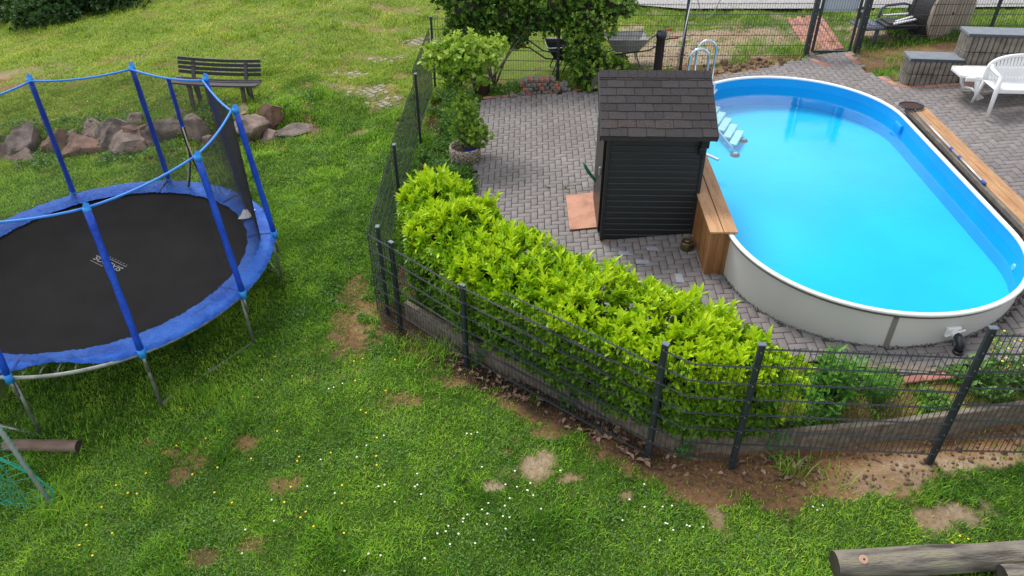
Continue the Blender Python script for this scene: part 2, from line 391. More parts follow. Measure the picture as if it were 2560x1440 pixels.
# grass: blade colour by attribute v, warmth by attribute q (dry far lawn)
def grassmat(name):
    m = bpy.data.materials.new(name); m.use_nodes = True; t = m.node_tree; b = t.nodes['Principled BSDF']; l = t.links.new
    a = N(t, 'ShaderNodeAttribute', attribute_name='v'); q = N(t, 'ShaderNodeAttribute', attribute_name='q')
    r1 = N(t, 'ShaderNodeValToRGB'); e = r1.color_ramp.elements; e[0].color = (.045, .145, .008, 1); e[1].color = (.44, .68, .06, 1); x = e.new(.5); x.color = (.170, .42, .020, 1)
    r2 = N(t, 'ShaderNodeValToRGB'); e = r2.color_ramp.elements; e[0].color = (.14, .26, .014, 1); e[1].color = (.62, .64, .14, 1); x = e.new(.5); x.color = (.37, .50, .036, 1)
    l(a.outputs['Fac'], r1.inputs[0]); l(a.outputs['Fac'], r2.inputs[0])
    mm = N(t, 'ShaderNodeMixRGB'); l(q.outputs['Fac'], mm.inputs[0]); l(r1.outputs[0], mm.inputs[1]); l(r2.outputs[0], mm.inputs[2])
    l(mm.outputs[0], b.inputs['Base Color']); b.inputs['Roughness'].default_value = .55; b.inputs['Specular IOR Level'].default_value = .3
    tr = N(t, 'ShaderNodeBsdfTranslucent'); ms = N(t, 'ShaderNodeMixShader'); ms.inputs[0].default_value = .25
    l(mm.outputs[0], tr.inputs[0]); l(b.outputs[0], ms.inputs[1]); l(tr.outputs[0], ms.inputs[2]); l(ms.outputs[0], t.nodes['Material Output'].inputs[0])
    return m
M_grass = grassmat('grass_blade')
# ground material
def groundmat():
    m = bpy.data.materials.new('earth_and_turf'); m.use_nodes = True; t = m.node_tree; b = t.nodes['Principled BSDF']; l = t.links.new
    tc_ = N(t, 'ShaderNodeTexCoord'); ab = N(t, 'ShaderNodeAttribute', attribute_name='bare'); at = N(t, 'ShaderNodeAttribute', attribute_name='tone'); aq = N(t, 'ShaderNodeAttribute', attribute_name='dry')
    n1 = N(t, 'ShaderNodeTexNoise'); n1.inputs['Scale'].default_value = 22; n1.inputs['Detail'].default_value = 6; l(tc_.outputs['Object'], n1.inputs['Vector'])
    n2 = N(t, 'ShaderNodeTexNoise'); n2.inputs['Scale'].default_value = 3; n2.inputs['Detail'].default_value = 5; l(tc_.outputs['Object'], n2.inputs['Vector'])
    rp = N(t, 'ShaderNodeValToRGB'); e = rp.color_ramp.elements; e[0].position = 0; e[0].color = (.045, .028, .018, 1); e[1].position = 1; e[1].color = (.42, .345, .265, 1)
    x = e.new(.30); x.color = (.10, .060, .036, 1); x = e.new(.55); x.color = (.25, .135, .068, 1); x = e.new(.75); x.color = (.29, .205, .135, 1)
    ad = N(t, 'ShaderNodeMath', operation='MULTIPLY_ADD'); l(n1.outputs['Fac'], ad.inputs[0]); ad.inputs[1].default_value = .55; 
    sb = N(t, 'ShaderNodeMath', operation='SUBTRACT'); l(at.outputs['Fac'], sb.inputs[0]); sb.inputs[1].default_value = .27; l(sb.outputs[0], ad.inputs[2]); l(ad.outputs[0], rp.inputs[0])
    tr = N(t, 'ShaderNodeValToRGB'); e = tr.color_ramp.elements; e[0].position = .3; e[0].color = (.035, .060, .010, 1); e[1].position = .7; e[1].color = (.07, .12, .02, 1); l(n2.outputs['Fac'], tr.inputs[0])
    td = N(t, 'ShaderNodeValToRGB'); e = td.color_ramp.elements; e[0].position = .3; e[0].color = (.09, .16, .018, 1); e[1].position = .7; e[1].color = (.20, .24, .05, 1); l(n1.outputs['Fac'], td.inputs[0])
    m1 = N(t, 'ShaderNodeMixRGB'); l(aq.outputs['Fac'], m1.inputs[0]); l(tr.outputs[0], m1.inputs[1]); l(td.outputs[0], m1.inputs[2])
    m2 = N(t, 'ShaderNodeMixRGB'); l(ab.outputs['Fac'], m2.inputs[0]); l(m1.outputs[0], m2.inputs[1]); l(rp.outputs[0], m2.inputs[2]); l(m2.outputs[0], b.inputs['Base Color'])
    b.inputs['Roughness'].default_value = .95; b.inputs['Specular IOR Level'].default_value = .15
    bp = N(t, 'ShaderNodeBump'); bp.inputs['Strength'].default_value = .9; bp.inputs['Distance'].default_value = .03; l(n1.outputs['Fac'], bp.inputs['Height']); l(bp.outputs[0], b.inputs['Normal'])
    return m
M_ground = groundmat()
M_gravel = mat('grey_road_gravel', (.20, .19, .19), .95, (.46, .44, .43), 34, detail=3, bump=.7, bscale=60)
M_sand = mat('joint_sand', (.045, .038, .034), .95, (.085, .072, .062), 30)
# pavers: colour by attribute v
M_paver = mat('grey_paver', (.165, .145, .142), .82, (.255, .232, .228), attr='v', ramp=(0, 1), bump=.35, bscale=160)
def waterm():
    m = bpy.data.materials.new('clear_pool_water'); m.use_nodes = True; t = m.node_tree; t.nodes.clear(); l = t.links.new
    o = N(t, 'ShaderNodeOutputMaterial'); tr = N(t, 'ShaderNodeBsdfTransparent'); tr.inputs[0].default_value = (.72, .985, 1, 1)
    gl = N(t, 'ShaderNodeBsdfGlossy'); gl.inputs['Roughness'].default_value = .02
    fr = N(t, 'ShaderNodeFresnel'); fr.inputs[0].default_value = 1.40
    tc_ = N(t, 'ShaderNodeTexCoord'); mp_ = N(t, 'ShaderNodeMapping'); mp_.inputs['Scale'].default_value = (1, 1.6, 1)
    no = N(t, 'ShaderNodeTexNoise'); no.inputs['Scale'].default_value = 8; no.inputs['Detail'].default_value = 5; no.inputs['Distortion'].default_value = .8
    bp = N(t, 'ShaderNodeBump'); bp.inputs['Strength'].default_value = .07; bp.inputs['Distance'].default_value = .02
    l(tc_.outputs['Object'], mp_.inputs[0]); l(mp_.outputs[0], no.inputs['Vector']); l(no.outputs['Fac'], bp.inputs['Height'])
    l(bp.outputs[0], gl.inputs['Normal']); l(bp.outputs[0], fr.inputs['Normal'])
    mix = N(t, 'ShaderNodeMixShader'); l(fr.outputs[0], mix.inputs[0]); l(tr.outputs[0], mix.inputs[1]); l(gl.outputs[0], mix.inputs[2]); l(mix.outputs[0], o.inputs[0])
    return m
M_water = waterm()
# ================================================================== GROUND
def axis(segs):
    a = [segs[0][0]]
    for lo, hi, st in segs:
        n = max(1, int(round((hi-lo)/st))); a += list(np.linspace(lo, hi, n+1)[1:])
    return np.array(a)
gx = axis([(-70, -22, 6), (-22, -11, .5), (-11, -5.5, .09), (-5.5, 5.5, .045), (5.5, 8, .08), (8, 14, .4), (14, 70, 7)])
gy = axis([(-6, 2.8, .8), (2.8, 9, .045), (9, 16, .07), (16, 24, .16), (24, 40, .8), (40, 100, 8)])
GX, GY = np.meshgrid(gx, gy); fx, fy = GX.ravel(), GY.ravel()
GZ = ground(fx, fy); BB = bare(fx, fy)
# scooped bare strips, pool pit so that the floor of the pool lies inside it
PC = np.array([4.534, 9.8615]); PA = 1.5318; PR = 1.75; PL = 1.75
pdir = np.array([math.cos(PA), math.sin(PA)]); pnor = np.array([-pdir[1], pdir[0]])
def pooldist(x, y):
    s = (x-PC[0])*pdir[0]+(y-PC[1])*pdir[1]; t = (x-PC[0])*pnor[0]+(y-PC[1])*pnor[1]
    return np.hypot(np.sign(s)*np.maximum(np.abs(s)-PL, 0), t)-PR
GZ = GZ-.012*BB
GZ = np.where(pooldist(fx, fy) < .12, -.6, GZ)
nx, ny = len(gx), len(gy)
I = (np.arange(ny-1)[:, None]*nx+np.arange(nx-1)[None, :]).ravel()
F = np.stack([I, I+1, I+nx+1, I+nx], 1)
def dry(x, y): return smooth(11.5, 17.5, y+(fbm(x, y, .5, 2)-.5)*6)*(1-.6*smooth(2, 5, x))
tag(mesh_np('ground', np.stack([fx, fy, GZ], 1), F, M_ground, None, True, {'bare': BB, 'tone': tone(fx, fy), 'dry': dry(fx, fy)}), kind='structure')
# gravel road behind
mb = MB(); ra = [(-6, 26.5), (2.0, 19.75), (4.02, 18.4), (7, 17.25), (10.6, 16.1), (16, 14.6)]
V = []; Fq = []
for i, (x, y) in enumerate(ra):
    for k in range(9):
        yy = y+k*.9-(0 if k else .0); V.append((x+k*.35, yy, pz(x+k*.35, yy)+.05+.02*math.sin(i*3+k)))
for i in range(len(ra)-1):
    for k in range(8): a = i*9+k; Fq.append((a, a+9, a+10, a+1))
tag(mesh_np('road', V, Fq, M_gravel, None, True), kind='structure')
# ================================================================== PAVING
PAT = np.array([(-.66, 14.40), (-.62, 9.6), (-.30, 8.3), (.6, 7.35), (1.6, 6.55), (2.6, 6.22), (3.4, 6.28), (4.2, 5.96), (5.05, 5.99), (7.5, 5.95), (9.6, 5.9), (9.6, 12.72), (6.98, 12.92), (6.72, 13.55), (6.6, 13.75), (6.66, 14.78), (5.98, 14.82), (5.72, 14.62), (5.0, 14.42), (4.3, 14.28), (3.5, 14.15), (2.2, 14.2)])
def sheet(name, P, mat_, dz, kind='structure', st=.25):
    x0, y0 = P.min(0); x1, y1 = P.max(0); V = []; idx = {}; Fq = []
    xs = np.arange(x0-st, x1+st, st); ys = np.arange(y0-st, y1+st, st)
    for i, x in enumerate(xs):
        for j, y in enumerate(ys):
            if inpoly(np.array([x+st/2]), np.array([y+st/2]), P)[0] and pooldist(x+st/2, y+st/2) > .19:
                f = []
                for a, b in ((0, 0), (1, 0), (1, 1), (0, 1)):
                    k = (i+a, j+b)
                    if k not in idx: idx[k] = len(V); X = xs[0]+k[0]*st; Y = ys[0]+k[1]*st; V.append((X, Y, pz(X, Y)+dz))
                    f.append(idx[k])
                Fq.append(tuple(f))
    return tag(mesh_np(name, V, Fq, mat_), kind=kind)
def shrink(P, d):
    c = P.mean(0); return c+(P-c)*(1-d/np.linalg.norm(P-c, axis=1, keepdims=True))
sheet('paving_bed', shrink(PAT, .14), M_sand, .004)
def poolpt(s, off):
    per = 4*PL+2*math.pi*PR; s = s % per
    if s < 2*PL: a, b = -PL+s, -PR; nn = (0, -1)
    elif s < 2*PL+math.pi*PR: t = (s-2*PL)/PR-math.pi/2; a, b = PL+PR*math.cos(t), PR*math.sin(t); nn = (math.cos(t), math.sin(t))
    elif s < 4*PL+math.pi*PR: a, b = PL-(s-2*PL-math.pi*PR), PR; nn = (0, 1)
    else: t = (s-4*PL-math.pi*PR)/PR+math.pi/2; a, b = -PL+PR*math.cos(t), PR*math.sin(t); nn = (math.cos(t), math.sin(t))
    a += nn[0]*off; b += nn[1]*off
    return (PC[0]+a*pdir[0]+b*pnor[0], PC[1]+a*pdir[1]+b*pnor[1])
PER = 4*PL+2*math.pi*PR
V = []
for o_ in (-.004, .36):
    for s_ in np.linspace(0, PER, 161)[:-1]: x, y = poolpt(s_, o_); V.append((x, y, pz(x, y)+.008))
tag(mesh_np('pool_footing', V, [(i, (i+1) % 160, 160+(i+1) % 160, 160+i) for i in range(160)], M_sand), kind='structure')
def pavers(name, cells, z_of, mat_, tones, thick=.02, bev=.004, gap=.0046, clip=False):
    """cells: list of (cx,cy,lx,ly,rz)"""
    c = np.array(cells); n = len(c); hx = c[:, 2]/2-gap; hy = c[:, 3]/2-gap
    rings = [(0, 0, -thick), (0, 0, -bev), (bev, bev, 0)]
    jz = rng.normal(0, .0012, n); tx = rng.normal(0, .006, n); ty = rng.normal(0, .006, n)
    V = np.zeros((n, 12, 3)); k = 0
    for ix, iy, zz in rings:
        for sx, sy in ((-1, -1), (1, -1), (1, 1), (-1, 1)):
            lx = sx*(hx-ix); ly = sy*(hy-iy)
            X = c[:, 0]+lx*np.cos(c[:, 4])-ly*np.sin(c[:, 4]); Y = c[:, 1]+lx*np.sin(c[:, 4])+ly*np.cos(c[:, 4])
            V[:, k] = np.stack([X, Y, z_of(X, Y)+zz+jz+tx*lx+ty*ly], 1); k += 1
    if clip:                                            # bricks cut along the pool wall
        q = V.reshape(-1, 3); d_ = pooldist(q[:, 0], q[:, 1]); e = 1e-3
        gx_ = (pooldist(q[:, 0]+e, q[:, 1])-d_)/e; gy_ = (pooldist(q[:, 0], q[:, 1]+e)-d_)/e; k_ = np.maximum(.035-d_, 0); q[:, 0] += gx_*k_; q[:, 1] += gy_*k_
    F = []
    b = np.arange(n)*12
    for r_ in (0, 4):
        for j in range(4): F.append(np.stack([b+r_+j, b+r_+(j+1) % 4, b+r_+4+(j+1) % 4, b+r_+4+j], 1))
    F.append(np.stack([b+8, b+9, b+10, b+11], 1))
    v = np.repeat(tones, 12)
    return mesh_np(name, V.reshape(-1, 3), np.concatenate(F), mat_, None, False, {'v': v})
cells = []; a0 = R(-1.3); ca, sa = math.cos(a0), math.sin(a0)
for i in range(-60, 130):
    for j in range(-50, 110):
        m4 = (i-j) % 4
        if m4 == 0: cx_, cy_, lx, ly = (i+1)*.1, (j+.5)*.1, .2, .1
        elif m4 == 3: cx_, cy_, lx, ly = (i+.5)*.1, (j+1)*.1, .1, .2
        else: continue
        X = cx_*ca-cy_*sa+1.0; Y = cx_*sa+cy_*ca+6.0
        if X > 10 or Y > 15 or X < -.8 or Y < 5.7: continue
        cells.append((X, Y, lx, ly, a0))
c = np.array(cells); ok = inpoly(c[:, 0], c[:, 1], PAT) & (pooldist(c[:, 0], c[:, 1]) > .0)
c = c[ok]
tv = np.clip(.5+rng.normal(0, .13, len(c))+(fbm(c[:, 0], c[:, 1], .8, 3)-.5)*1.0+(rng.random(len(c)) > .985)*.5, 0, 1.3)
tag(pavers('paving', c, lambda x, y: plane(x, y)+.022, M_paver, tv, clip=True), kind='structure')
# red edging courses and the brick path beyond the gate
def course(name, pts, wdt, ln, mat_, lab=None, off=.024, rows=1, thick=.025):
    cl = []
    for (x1, y1), (x2, y2) in zip(pts[:-1], pts[1:]):
        d = math.hypot(x2-x1, y2-y1); n = max(1, round(d/ln)); a = math.atan2(y2-y1, x2-x1)
        for r_ in range(rows):
            for i in range(n+(r_ % 2)):
                t = (i+.5-(.5 if r_ % 2 else 0))*d/n; t = min(max(t, 0), d)
                cl.append((x1+math.cos(a)*t-math.sin(a)*wdt*r_, y1+math.sin(a)*t+math.cos(a)*wdt*r_, d/n, wdt, a))
    cl = np.array(cl)
    return tag(pavers(name, cl, lambda x, y: plane(x, y)+off, mat_, rng.random(len(cl)), thick=thick), kind='structure')
M_redp = mat('red_paver', (.30, .125, .09), .82, (.45, .22, .165), attr='v', ramp=(0, 1), bump=.35, bscale=160)
course('red_edging', [(-.71, 10.95), (-.70, 10.0), (-.66, 9.3)], .1, .2, M_redp)
course('back_edging', [(-.58, 14.46), (1.2, 14.36), (2.0, 14.3)], .1, .2, M_redp)
course('front_edging', [(4.1, 5.86), (5.1, 5.90), (7.0, 5.86)], .1, .2, M_redp)
course('corner_edging', [(6.72, 13.45), (6.86, 13.0), (7.05, 12.86), (9.5, 12.64)], .1, .2, M_redp, off=.028)
course('threshold_edging', [(5.86, 14.60), (6.05, 14.15)], .1, .2, M_redp, off=.030)
course('gate_edging', [(6.56, 14.70), (6.60, 14.1)], .1, .2, M_redp, off=.026)
course('garden_path', [(6.45, 14.95), (6.62, 16.9)], .1, .2, M_redp, off=.03, rows=6)
course('path_edge', [(6.56, 14.95), (6.74, 16.9)], .1, .1, M_redp, off=.032)
# concrete kerb on the outside of the bed
kmb = MB(); kp = KERB[:-0]
prof = [(.035, -.34), (.035, .0), (.027, .008), (-.027, .008), (-.035, .0), (-.035, -.34)]
kerb = empty('retaining_kerb', (KERB[3][0], KERB[3][1], pz(*KERB[3])-.2), 0, 'low concrete kerb holding back the hedge bed behind the front mesh fence', 'kerb')
def kerbz(x, y): return pz(x, y)+.03
segs = []
pts = []
for (x1, y1), (x2, y2) in zip(KERB[:-1], KERB[1:]):
    n = max(1, round(math.hypot(x2-x1, y2-y1)/1.0))
    for i in range(n): pts.append((x1+(x2-x1)*i/n, y1+(y2-y1)*i/n))
pts.append(tuple(KERB[-1]))
for i, ((x1, y1), (x2, y2)) in enumerate(zip(pts[:-1], pts[1:])):
    if x1 > 6.5: break
    m = MB(); dz = random.uniform(-.012, .012); d = Vector((x2-x1, y2-y1, 0)).normalized()*.003
    m.sweep([Vector((x1, y1, kerbz(x1, y1)+dz))+d, Vector((x2, y2, kerbz(x2, y2)+dz))-d], prof)
    n_ = len(prof); m.f += [tuple(range(n_)), tuple(range(2*n_-1, n_-1, -1))]; m.m += [0, 0]
    o = m.build('kerb_stone', M_conc, None); o.parent = kerb; o.matrix_parent_inverse = kerb.matrix_basis.inverted()
m = MB(); m.sweep([Vector((-.80, 9.2, pz(-.8, 9.2)+.03)), Vector((-.79, 10.95, pz(-.8, 11)+.03))], [(.03, -.1), (.03, 0), (-.03, 0), (-.03, -.1)])
tag(m.build('kerb_strip', M_conc), 'narrow concrete edging strip beside the red brick course left of the paving', 'edging')
for (a, b) in (((3.45, 6.20), (5.3, 5.78)), ((5.3, 5.78), (7.4, 5.74))):
    m = MB(); m.sweep([Vector((*a, pz(*a)+.028)), Vector((*b, pz(*b)+.028))], [(.035, -.15), (.035, 0), (-.035, 0), (-.035, -.15)])
    tag(m.build('concrete_strip', M_conc), 'pale concrete edging strip beside the planted bed, '+('left of the large front post' if a[0] < 5 else 'right end'), 'edging')
# gravel packed round the foot of the pool wall
m = []; n = 1500
th = rng.random(n)*2*math.pi
PP = [poolpt(s, 0) for s in np.linspace(0, PER, 161)[:-1]]
V = []; Fq = []
for i in range(2600):
    x, y = poolpt(random.random()*PER, random.uniform(0, .05)); r_ = random.uniform(.004, .011); z = pz(x, y)+.022
    b = len(V); V += [(x-r_, y-r_, z), (x+r_, y-r_*.6, z), (x+r_*.8, y+r_, z), (x-r_, y+r_*.9, z), (x, y, z+r_*1.4)]; Fq += [(b, b+1, b+4), (b+1, b+2, b+4), (b+2, b+3, b+4), (b+3, b, b+4)]
tag(mesh_np('gravel_strip', V, Fq, mat('grey_chippings', (.12, .12, .12), .9, (.30, .29, .28), 90)), kind='stuff')
# ================================================================== POOL
ZR = .89; ZW = .72; ZF = .37
def ring(off, z, n=160): return [(*poolpt(s, off), z) for s in np.linspace(0, PER, n+1)[:-1]]
pool = empty('swimming_pool', (PC[0], PC[1], 0), 0, 'oval above ground pool with pale grey wall, white rim and bright blue water', 'pool')
def pchild(o, par=pool):
    o.parent = par; o.matrix_parent_inverse = par.matrix_basis.inverted(); return o
n = 160
def band(name, r1, r2, m_, sm=True, flip=False):
    V = r1+r2; k = len(r1); Fq = [((i, (i+1) % k, k+(i+1) % k, k+i) if not flip else (k+i, k+(i+1) % k, (i+1) % k, i)) for i in range(k)]
    return pchild(mesh_np(name, V, Fq, m_, None, sm))
low = [(x, y, pz(x, y)-.08) for x, y, _ in ring(0, 0)]
band('pool_wall', low, ring(0, ZR-.025), M_poolwall)
band('liner', ring(-.012, ZR-.02), ring(-.012, ZW-.005), M_liner)
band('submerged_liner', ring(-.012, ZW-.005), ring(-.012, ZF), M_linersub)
m = MB()
def ringprof(prof, name, mt):
    V = []; Fq = []; k = len(prof)
    for off, z in prof: V += ring(off, z)
    for j in range(k):
        a = j*n; b = ((j+1) % k)*n
        for i in range(n): Fq.append((a+i, a+(i+1) % n, b+(i+1) % n, b+i))
    return pchild(mesh_np(name, V, Fq, mt, None, True))
ringprof([(-.02, ZR-.02), (-.016, ZR+.004), (.0, ZR+.012), (.03, ZR+.012), (.042, ZR+.002), (.042, ZR-.02)], 'rim', M_rim)
ringprof([(.0, ZR-.055), (.022, ZR-.055), (.026, ZR-.021), (.0, ZR-.021)], 'lower_rail', M_greyrim)
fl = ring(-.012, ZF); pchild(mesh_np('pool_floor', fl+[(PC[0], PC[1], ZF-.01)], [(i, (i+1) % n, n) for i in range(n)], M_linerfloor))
sx, sy = poolpt(0, 0)
# seam strip on the front of the wall
best = min(np.linspace(0, PER, 800), key=lambda s: math.hypot(poolpt(s, 0)[0]-4.13, poolpt(s, 0)[1]-6.38))
p0 = poolpt(best-.03, .004); p1 = poolpt(best+.03, .004); za = pz(*p0)-.02
m = MB(); dz_ = ZR-.06
m.add([(*p0, za), (*p1, za), (*p1, dz_), (*p0, dz_)], [(0, 1, 2, 3)]); pchild(m.build('seam_strip', M_rim2))
m = MB(); m.box(((p0[0]+p1[0])/2, (p0[1]+p1[1])/2-.004, ZR-.075), (.035, .012, .03)); pchild(m.build('seam_clip', M_greyrim))
# drain fitting low on the wall
m = MB(); q = poolpt(min(np.linspace(0, PER, 800), key=lambda s: math.hypot(poolpt(s, 0)[0]-4.78, poolpt(s, 0)[1]-6.41)), 0)
fit = Vector((q[0], q[1], pz(*q)+.17))
m.box(fit+Vector((0, -.025, 0)), (.17, .05, .13), bev=.015, rz=.1); m.tube([fit+Vector((.01, -.03, .0)), fit+Vector((.015, -.10, .0))], [.05, .045], 14)
m.tube([fit+Vector((-.08, -.05, -.05)), fit+Vector((.1, -.07, .055))], .012, 8)
pchild(m.build('outlet_fitting', M_white, None, False))
m = MB(); m.tube([fit+Vector((.015, -.08, .0)), fit+Vector((.02, -.15, -.01)), fit+Vector((.022, -.19, -.05)), fit+Vector((.022, -.20, -.13))], [.045, .047, .047, .045], 16)
m.tube([fit+Vector((.022, -.2, -.12)), fit+Vector((.022, -.2, -.155))], .056, 16)
pchild(m.build('drain_elbow', M_pipe, None, True))
# skimmer mouth
q = (6.24, 11.5)
s_ = min(np.linspace(0, PER, 800), key=lambda s: math.hypot(poolpt(s, 0)[0]-6.25, poolpt(s, 0)[1]-11.55)); q = poolpt(s_, -.03)
m = MB(); m.box((q[0], q[1], ZW-.02), (.05, .24, .16), rz=PA-math.pi/2, bev=.012); pchild(m.build('skimmer_mouth', M_liner))
s_ = min(np.linspace(0, PER, 800), key=lambda s: math.hypot(poolpt(s, 0)[0]-6.2, poolpt(s, 0)[1]-7.6)); q = poolpt(s_, -.03)
m = MB(); m.lathe([(.0, 0), (.035, 0), (.045, -.02)], (q[0], q[1], ZW-.10), 16, M=Matrix.Rotation(R(-90), 3, 'Y')); pchild(m.build('inlet_nozzle', M_white))
wt = [(*poolpt(s, -.014), ZW) for s in np.linspace(0, PER, 161)[:-1]]
tag(mesh_np('water', wt+[(PC[0], PC[1], ZW)], [(i, (i+1) % 160, 160) for i in range(160)], M_water), kind='structure')
# ---- ladder over the rim
lad = empty('pool_ladder', (3.5, 12.9, ZR), 0, 'steel pool ladder with white steps straddling the rim behind the shed', 'ladder')
r2i, r1i = Vector((3.56, 13.08, 0)), Vector((3.34, 12.64, 0)); od = Vector((-.33, -.02, 0))
f2, f1 = Vector((3.90, 11.79, ZF+.03)), Vector((3.63, 11.24, ZF+.03))
for (pi_, ft) in ((r1i, f1), (r2i, f2)):
    pts = [pi_+od+Vector((0, 0, pz(pi_.x, pi_.y)+.03)), pi_+od+Vector((0, 0, 1.48))]
    for k in range(1, 12):
        t = math.pi*k/12; pts.append(pi_+od*(.5+.5*math.cos(t))+Vector((0, 0, 1.48+.17*math.sin(t))))
    pts += [pi_+Vector((0, 0, 1.48)), pi_+Vector((0, 0, .62)), pi_+(ft-pi_-Vector((0, 0, 0)))*.06+Vector((0, 0, .54)), Vector((ft.x-.05, ft.y+.04, ft.z+.08)), Vector((ft.x-.01, ft.y+.01, ft.z+.02))]
    m = MB(); m.tube(pts, .021, 12); pchild(m.build('rail', M_steel, None, True), lad)
    m = MB(); m.lathe([(.0, .03), (.035, .03), (.075, .012), (.08, 0)], ft-Vector((0, 0, .028)), 24); pchild(m.build('foot', mat('red_rubber_foot', (.35, .08, .08), .6), None, True), lad)
    m = MB(); m.lathe([(.0, .05), (.03, .05), (.045, .03), (.0, .028)], ft-Vector((0, 0, .028)), 20); pchild(m.build('foot_cover', M_white, None, True), lad)
for k in range(6):
    t = .08+k*.165
    A = (r1i+Vector((0, 0, .6))).lerp(f1+Vector((0, 0, .08)), t); B = (r2i+Vector((0, 0, .6))).lerp(f2+Vector((0, 0, .08)), t)
    m = MB(); m.bar(A, B, .13, .03, bev=.008); pchild(m.build('step', M_white), lad)
for P_, nm in ((r1i+Vector((0, 0, ZR+.02)), 'platform'),):
    m = MB(); m.bar(P_+Vector((-.05, .0, -.0)), r2i+Vector((-.05, 0, ZR+.02)), .20, .04, bev=.012); pchild(m.build('platform', M_white), lad)
m = MB(); m.bar(r1i+Vector((.08, 0, ZR-.12)), r2i+Vector((.08, 0, ZR-.12)), .11, .03, bev=.008); pchild(m.build('step', M_white), lad)
for pi_ in (r1i, r2i):
    m = MB(); m.box(pi_+Vector((.03, -.02, ZR-.04)), (.09, .05, .12), bev=.01); pchild(m.build('bracket', M_white), lad)
m = MB(); m.tube([(2.93, 10.62, .71), (3.12, 10.38, .71)], [.022, .022], 12)
tag(m.build('float_tube', M_white, None, False), 'short white plastic tube at the pool edge beside the shed corner', 'tube')
# ---- benches along the straight sides
def knots(mb, p, q, k, z):
    for _ in range(k):
        t = random.uniform(.05, .95); c_ = Vector(p).lerp(Vector(q), t)+Vector((random.uniform(-.03, .03), 0, z)); r_ = random.uniform(.006, .013)
        mb.lathe([(0, .0006), (r_, .0005)], c_, 8, mi=1)
zb = ZR+.03
bl = empty('wooden_bench', (2.6, 9.2, pz(2.6, 9.2)), 0, 'larch plank bench built against the left pool wall beside the shed', 'bench')
xa = lambda y: 2.79+(y-8.)*.03
for i, (o1, wd) in enumerate(((-.085, .165), (-.262, .165))):
    m = MB(); m.bar((xa(7.95)+o1, 7.95, zb), (xa(11.3)+o1, 11.3, zb), wd, .028, bev=.003)
    knots(m, (xa(7.95)+o1, 7.95, zb+.014), (xa(11.3)+o1, 11.3, zb+.014), 14, .0); pchild(m.build('plank', [M_wood, M_knot]), bl)
x0 = xa(8.0)-.325; z0 = pz(2.6, 8)-.0
for i in range(3):
    m = MB(); y_ = 7.985; hh_ = (zb-.016-z0)
    m.box((x0+.05+.1+i*.0+.0, y_, 0), (.001, .001, .001)) if False else None
xs_ = [x0, x0+.10, x0+.20, x0+.30]
for i in range(3):
    m = MB(); m.box(((xs_[i]+xs_[i+1])/2, 8.0, (zb-.016+z0)/2), (.098, .024, zb-.018-z0), bev=.002); pchild(m.build('front_board', M_woodside), bl)
for i in range(4):
    zz0 = z0-.0; hgt = (zb-.016-zz0)/4
    m = MB(); m.bar((x0+.012, 8.014, zz0+hgt*(i+.5)), (x0+.012+.1, 11.3, zz0+hgt*(i+.5)+.02), .022, hgt-.004, bev=.002); pchild(m.build('side_board', M_woodside), bl)
br = empty('wooden_bench', (6.6, 9.8, pz(6.6, 9.8)), 0, 'larch plank ledge along the right pool rim with the skimmer net lying on it', 'bench')
xr = lambda y: 6.325+(y-8.)*.036
for i, (o1, wd) in enumerate(((.15, .135), (.30, .15))):
    m = MB(); m.bar((xr(7.95)+o1, 7.95, zb), (xr(11.8)+o1, 11.8, zb), wd, .028, bev=.003)
    knots(m, (xr(7.95)+o1, 7.95, zb+.014), (xr(11.8)+o1, 11.8, zb+.014), 14, .0); pchild(m.build('plank', [M_wood, M_knot]), br)
m = MB(); m.bar((xr(7.9)+.055, 7.9, zb-.03), (xr(11.85)+.055, 11.85, zb-.03), .05, .06); pchild(m.build('side_beam', M_greybeam), br)
m = MB(); m.box((xr(7.95)+.2, 7.98, zb-.09), (.34, .024, .14)); pchild(m.build('front_board', M_woodside), br)
# skimmer net on the ledge
sk = empty('skimmer_net', (6.6, 11.7, zb+.02), 0, 'pool skimmer net with long silver telescopic pole and blue grips', 'net')
hc = Vector((6.57, 11.83, zb+.05)); pts = []
for k in range(24):
    t = 2*math.pi*k/24; r_ = 1-.12*abs(math.cos(2*t)); pts.append(hc+Vector((.19*math.cos(t)*(1.0), .15*math.sin(t), .0)))
m = MB(); m.tube(pts, .013, 8, closed=True); m.tube([hc+Vector((.0, -.15, 0)), hc+Vector((-.02, -.24, -.01))], .02, 8); pchild(m.build('hoop', mat('navy_plastic', (.012, .02, .045), .4), None, True), sk)
P = []; Q = []
for k in range(-18, 19):
    u = k/19*.18; h_ = .15*math.sqrt(max(0, 1-(u/.19)**2)); P.append((hc.x+u, hc.y-h_, hc.z-.004)); Q.append((hc.x+u, hc.y+h_, hc.z-.004))
    v_ = k/19*.145; h_ = .19*math.sqrt(max(0, 1-(v_/.15)**2)); P.append((hc.x-h_, hc.y+v_, hc.z-.004)); Q.append((hc.x+h_, hc.y+v_, hc.z-.004))
V, F = prisms(P, Q, .0022, 4); pchild(mesh_np('mesh', V, F, mat('brown_mesh', (.10, .055, .04), .7)), sk)
pa, pb = Vector((6.555, 11.6, zb+.035)), Vector((6.43, 9.15, zb+.032))
m = MB(); m.tube([pa, pa.lerp(pb, .55)], .0165, 12); m.tube([pa.lerp(pb, .55), pb], .0145, 12); pchild(m.build('pole', M_silver, None, True), sk)
for t in (.545, .66, .965):
    m = MB(); a_ = pa.lerp(pb, t); b_ = pa.lerp(pb, t+(.02 if t < .9 else .035)); m.tube([a_, b_], .021, 12); pchild(m.build('grip', M_bluegrip, None, True), sk)
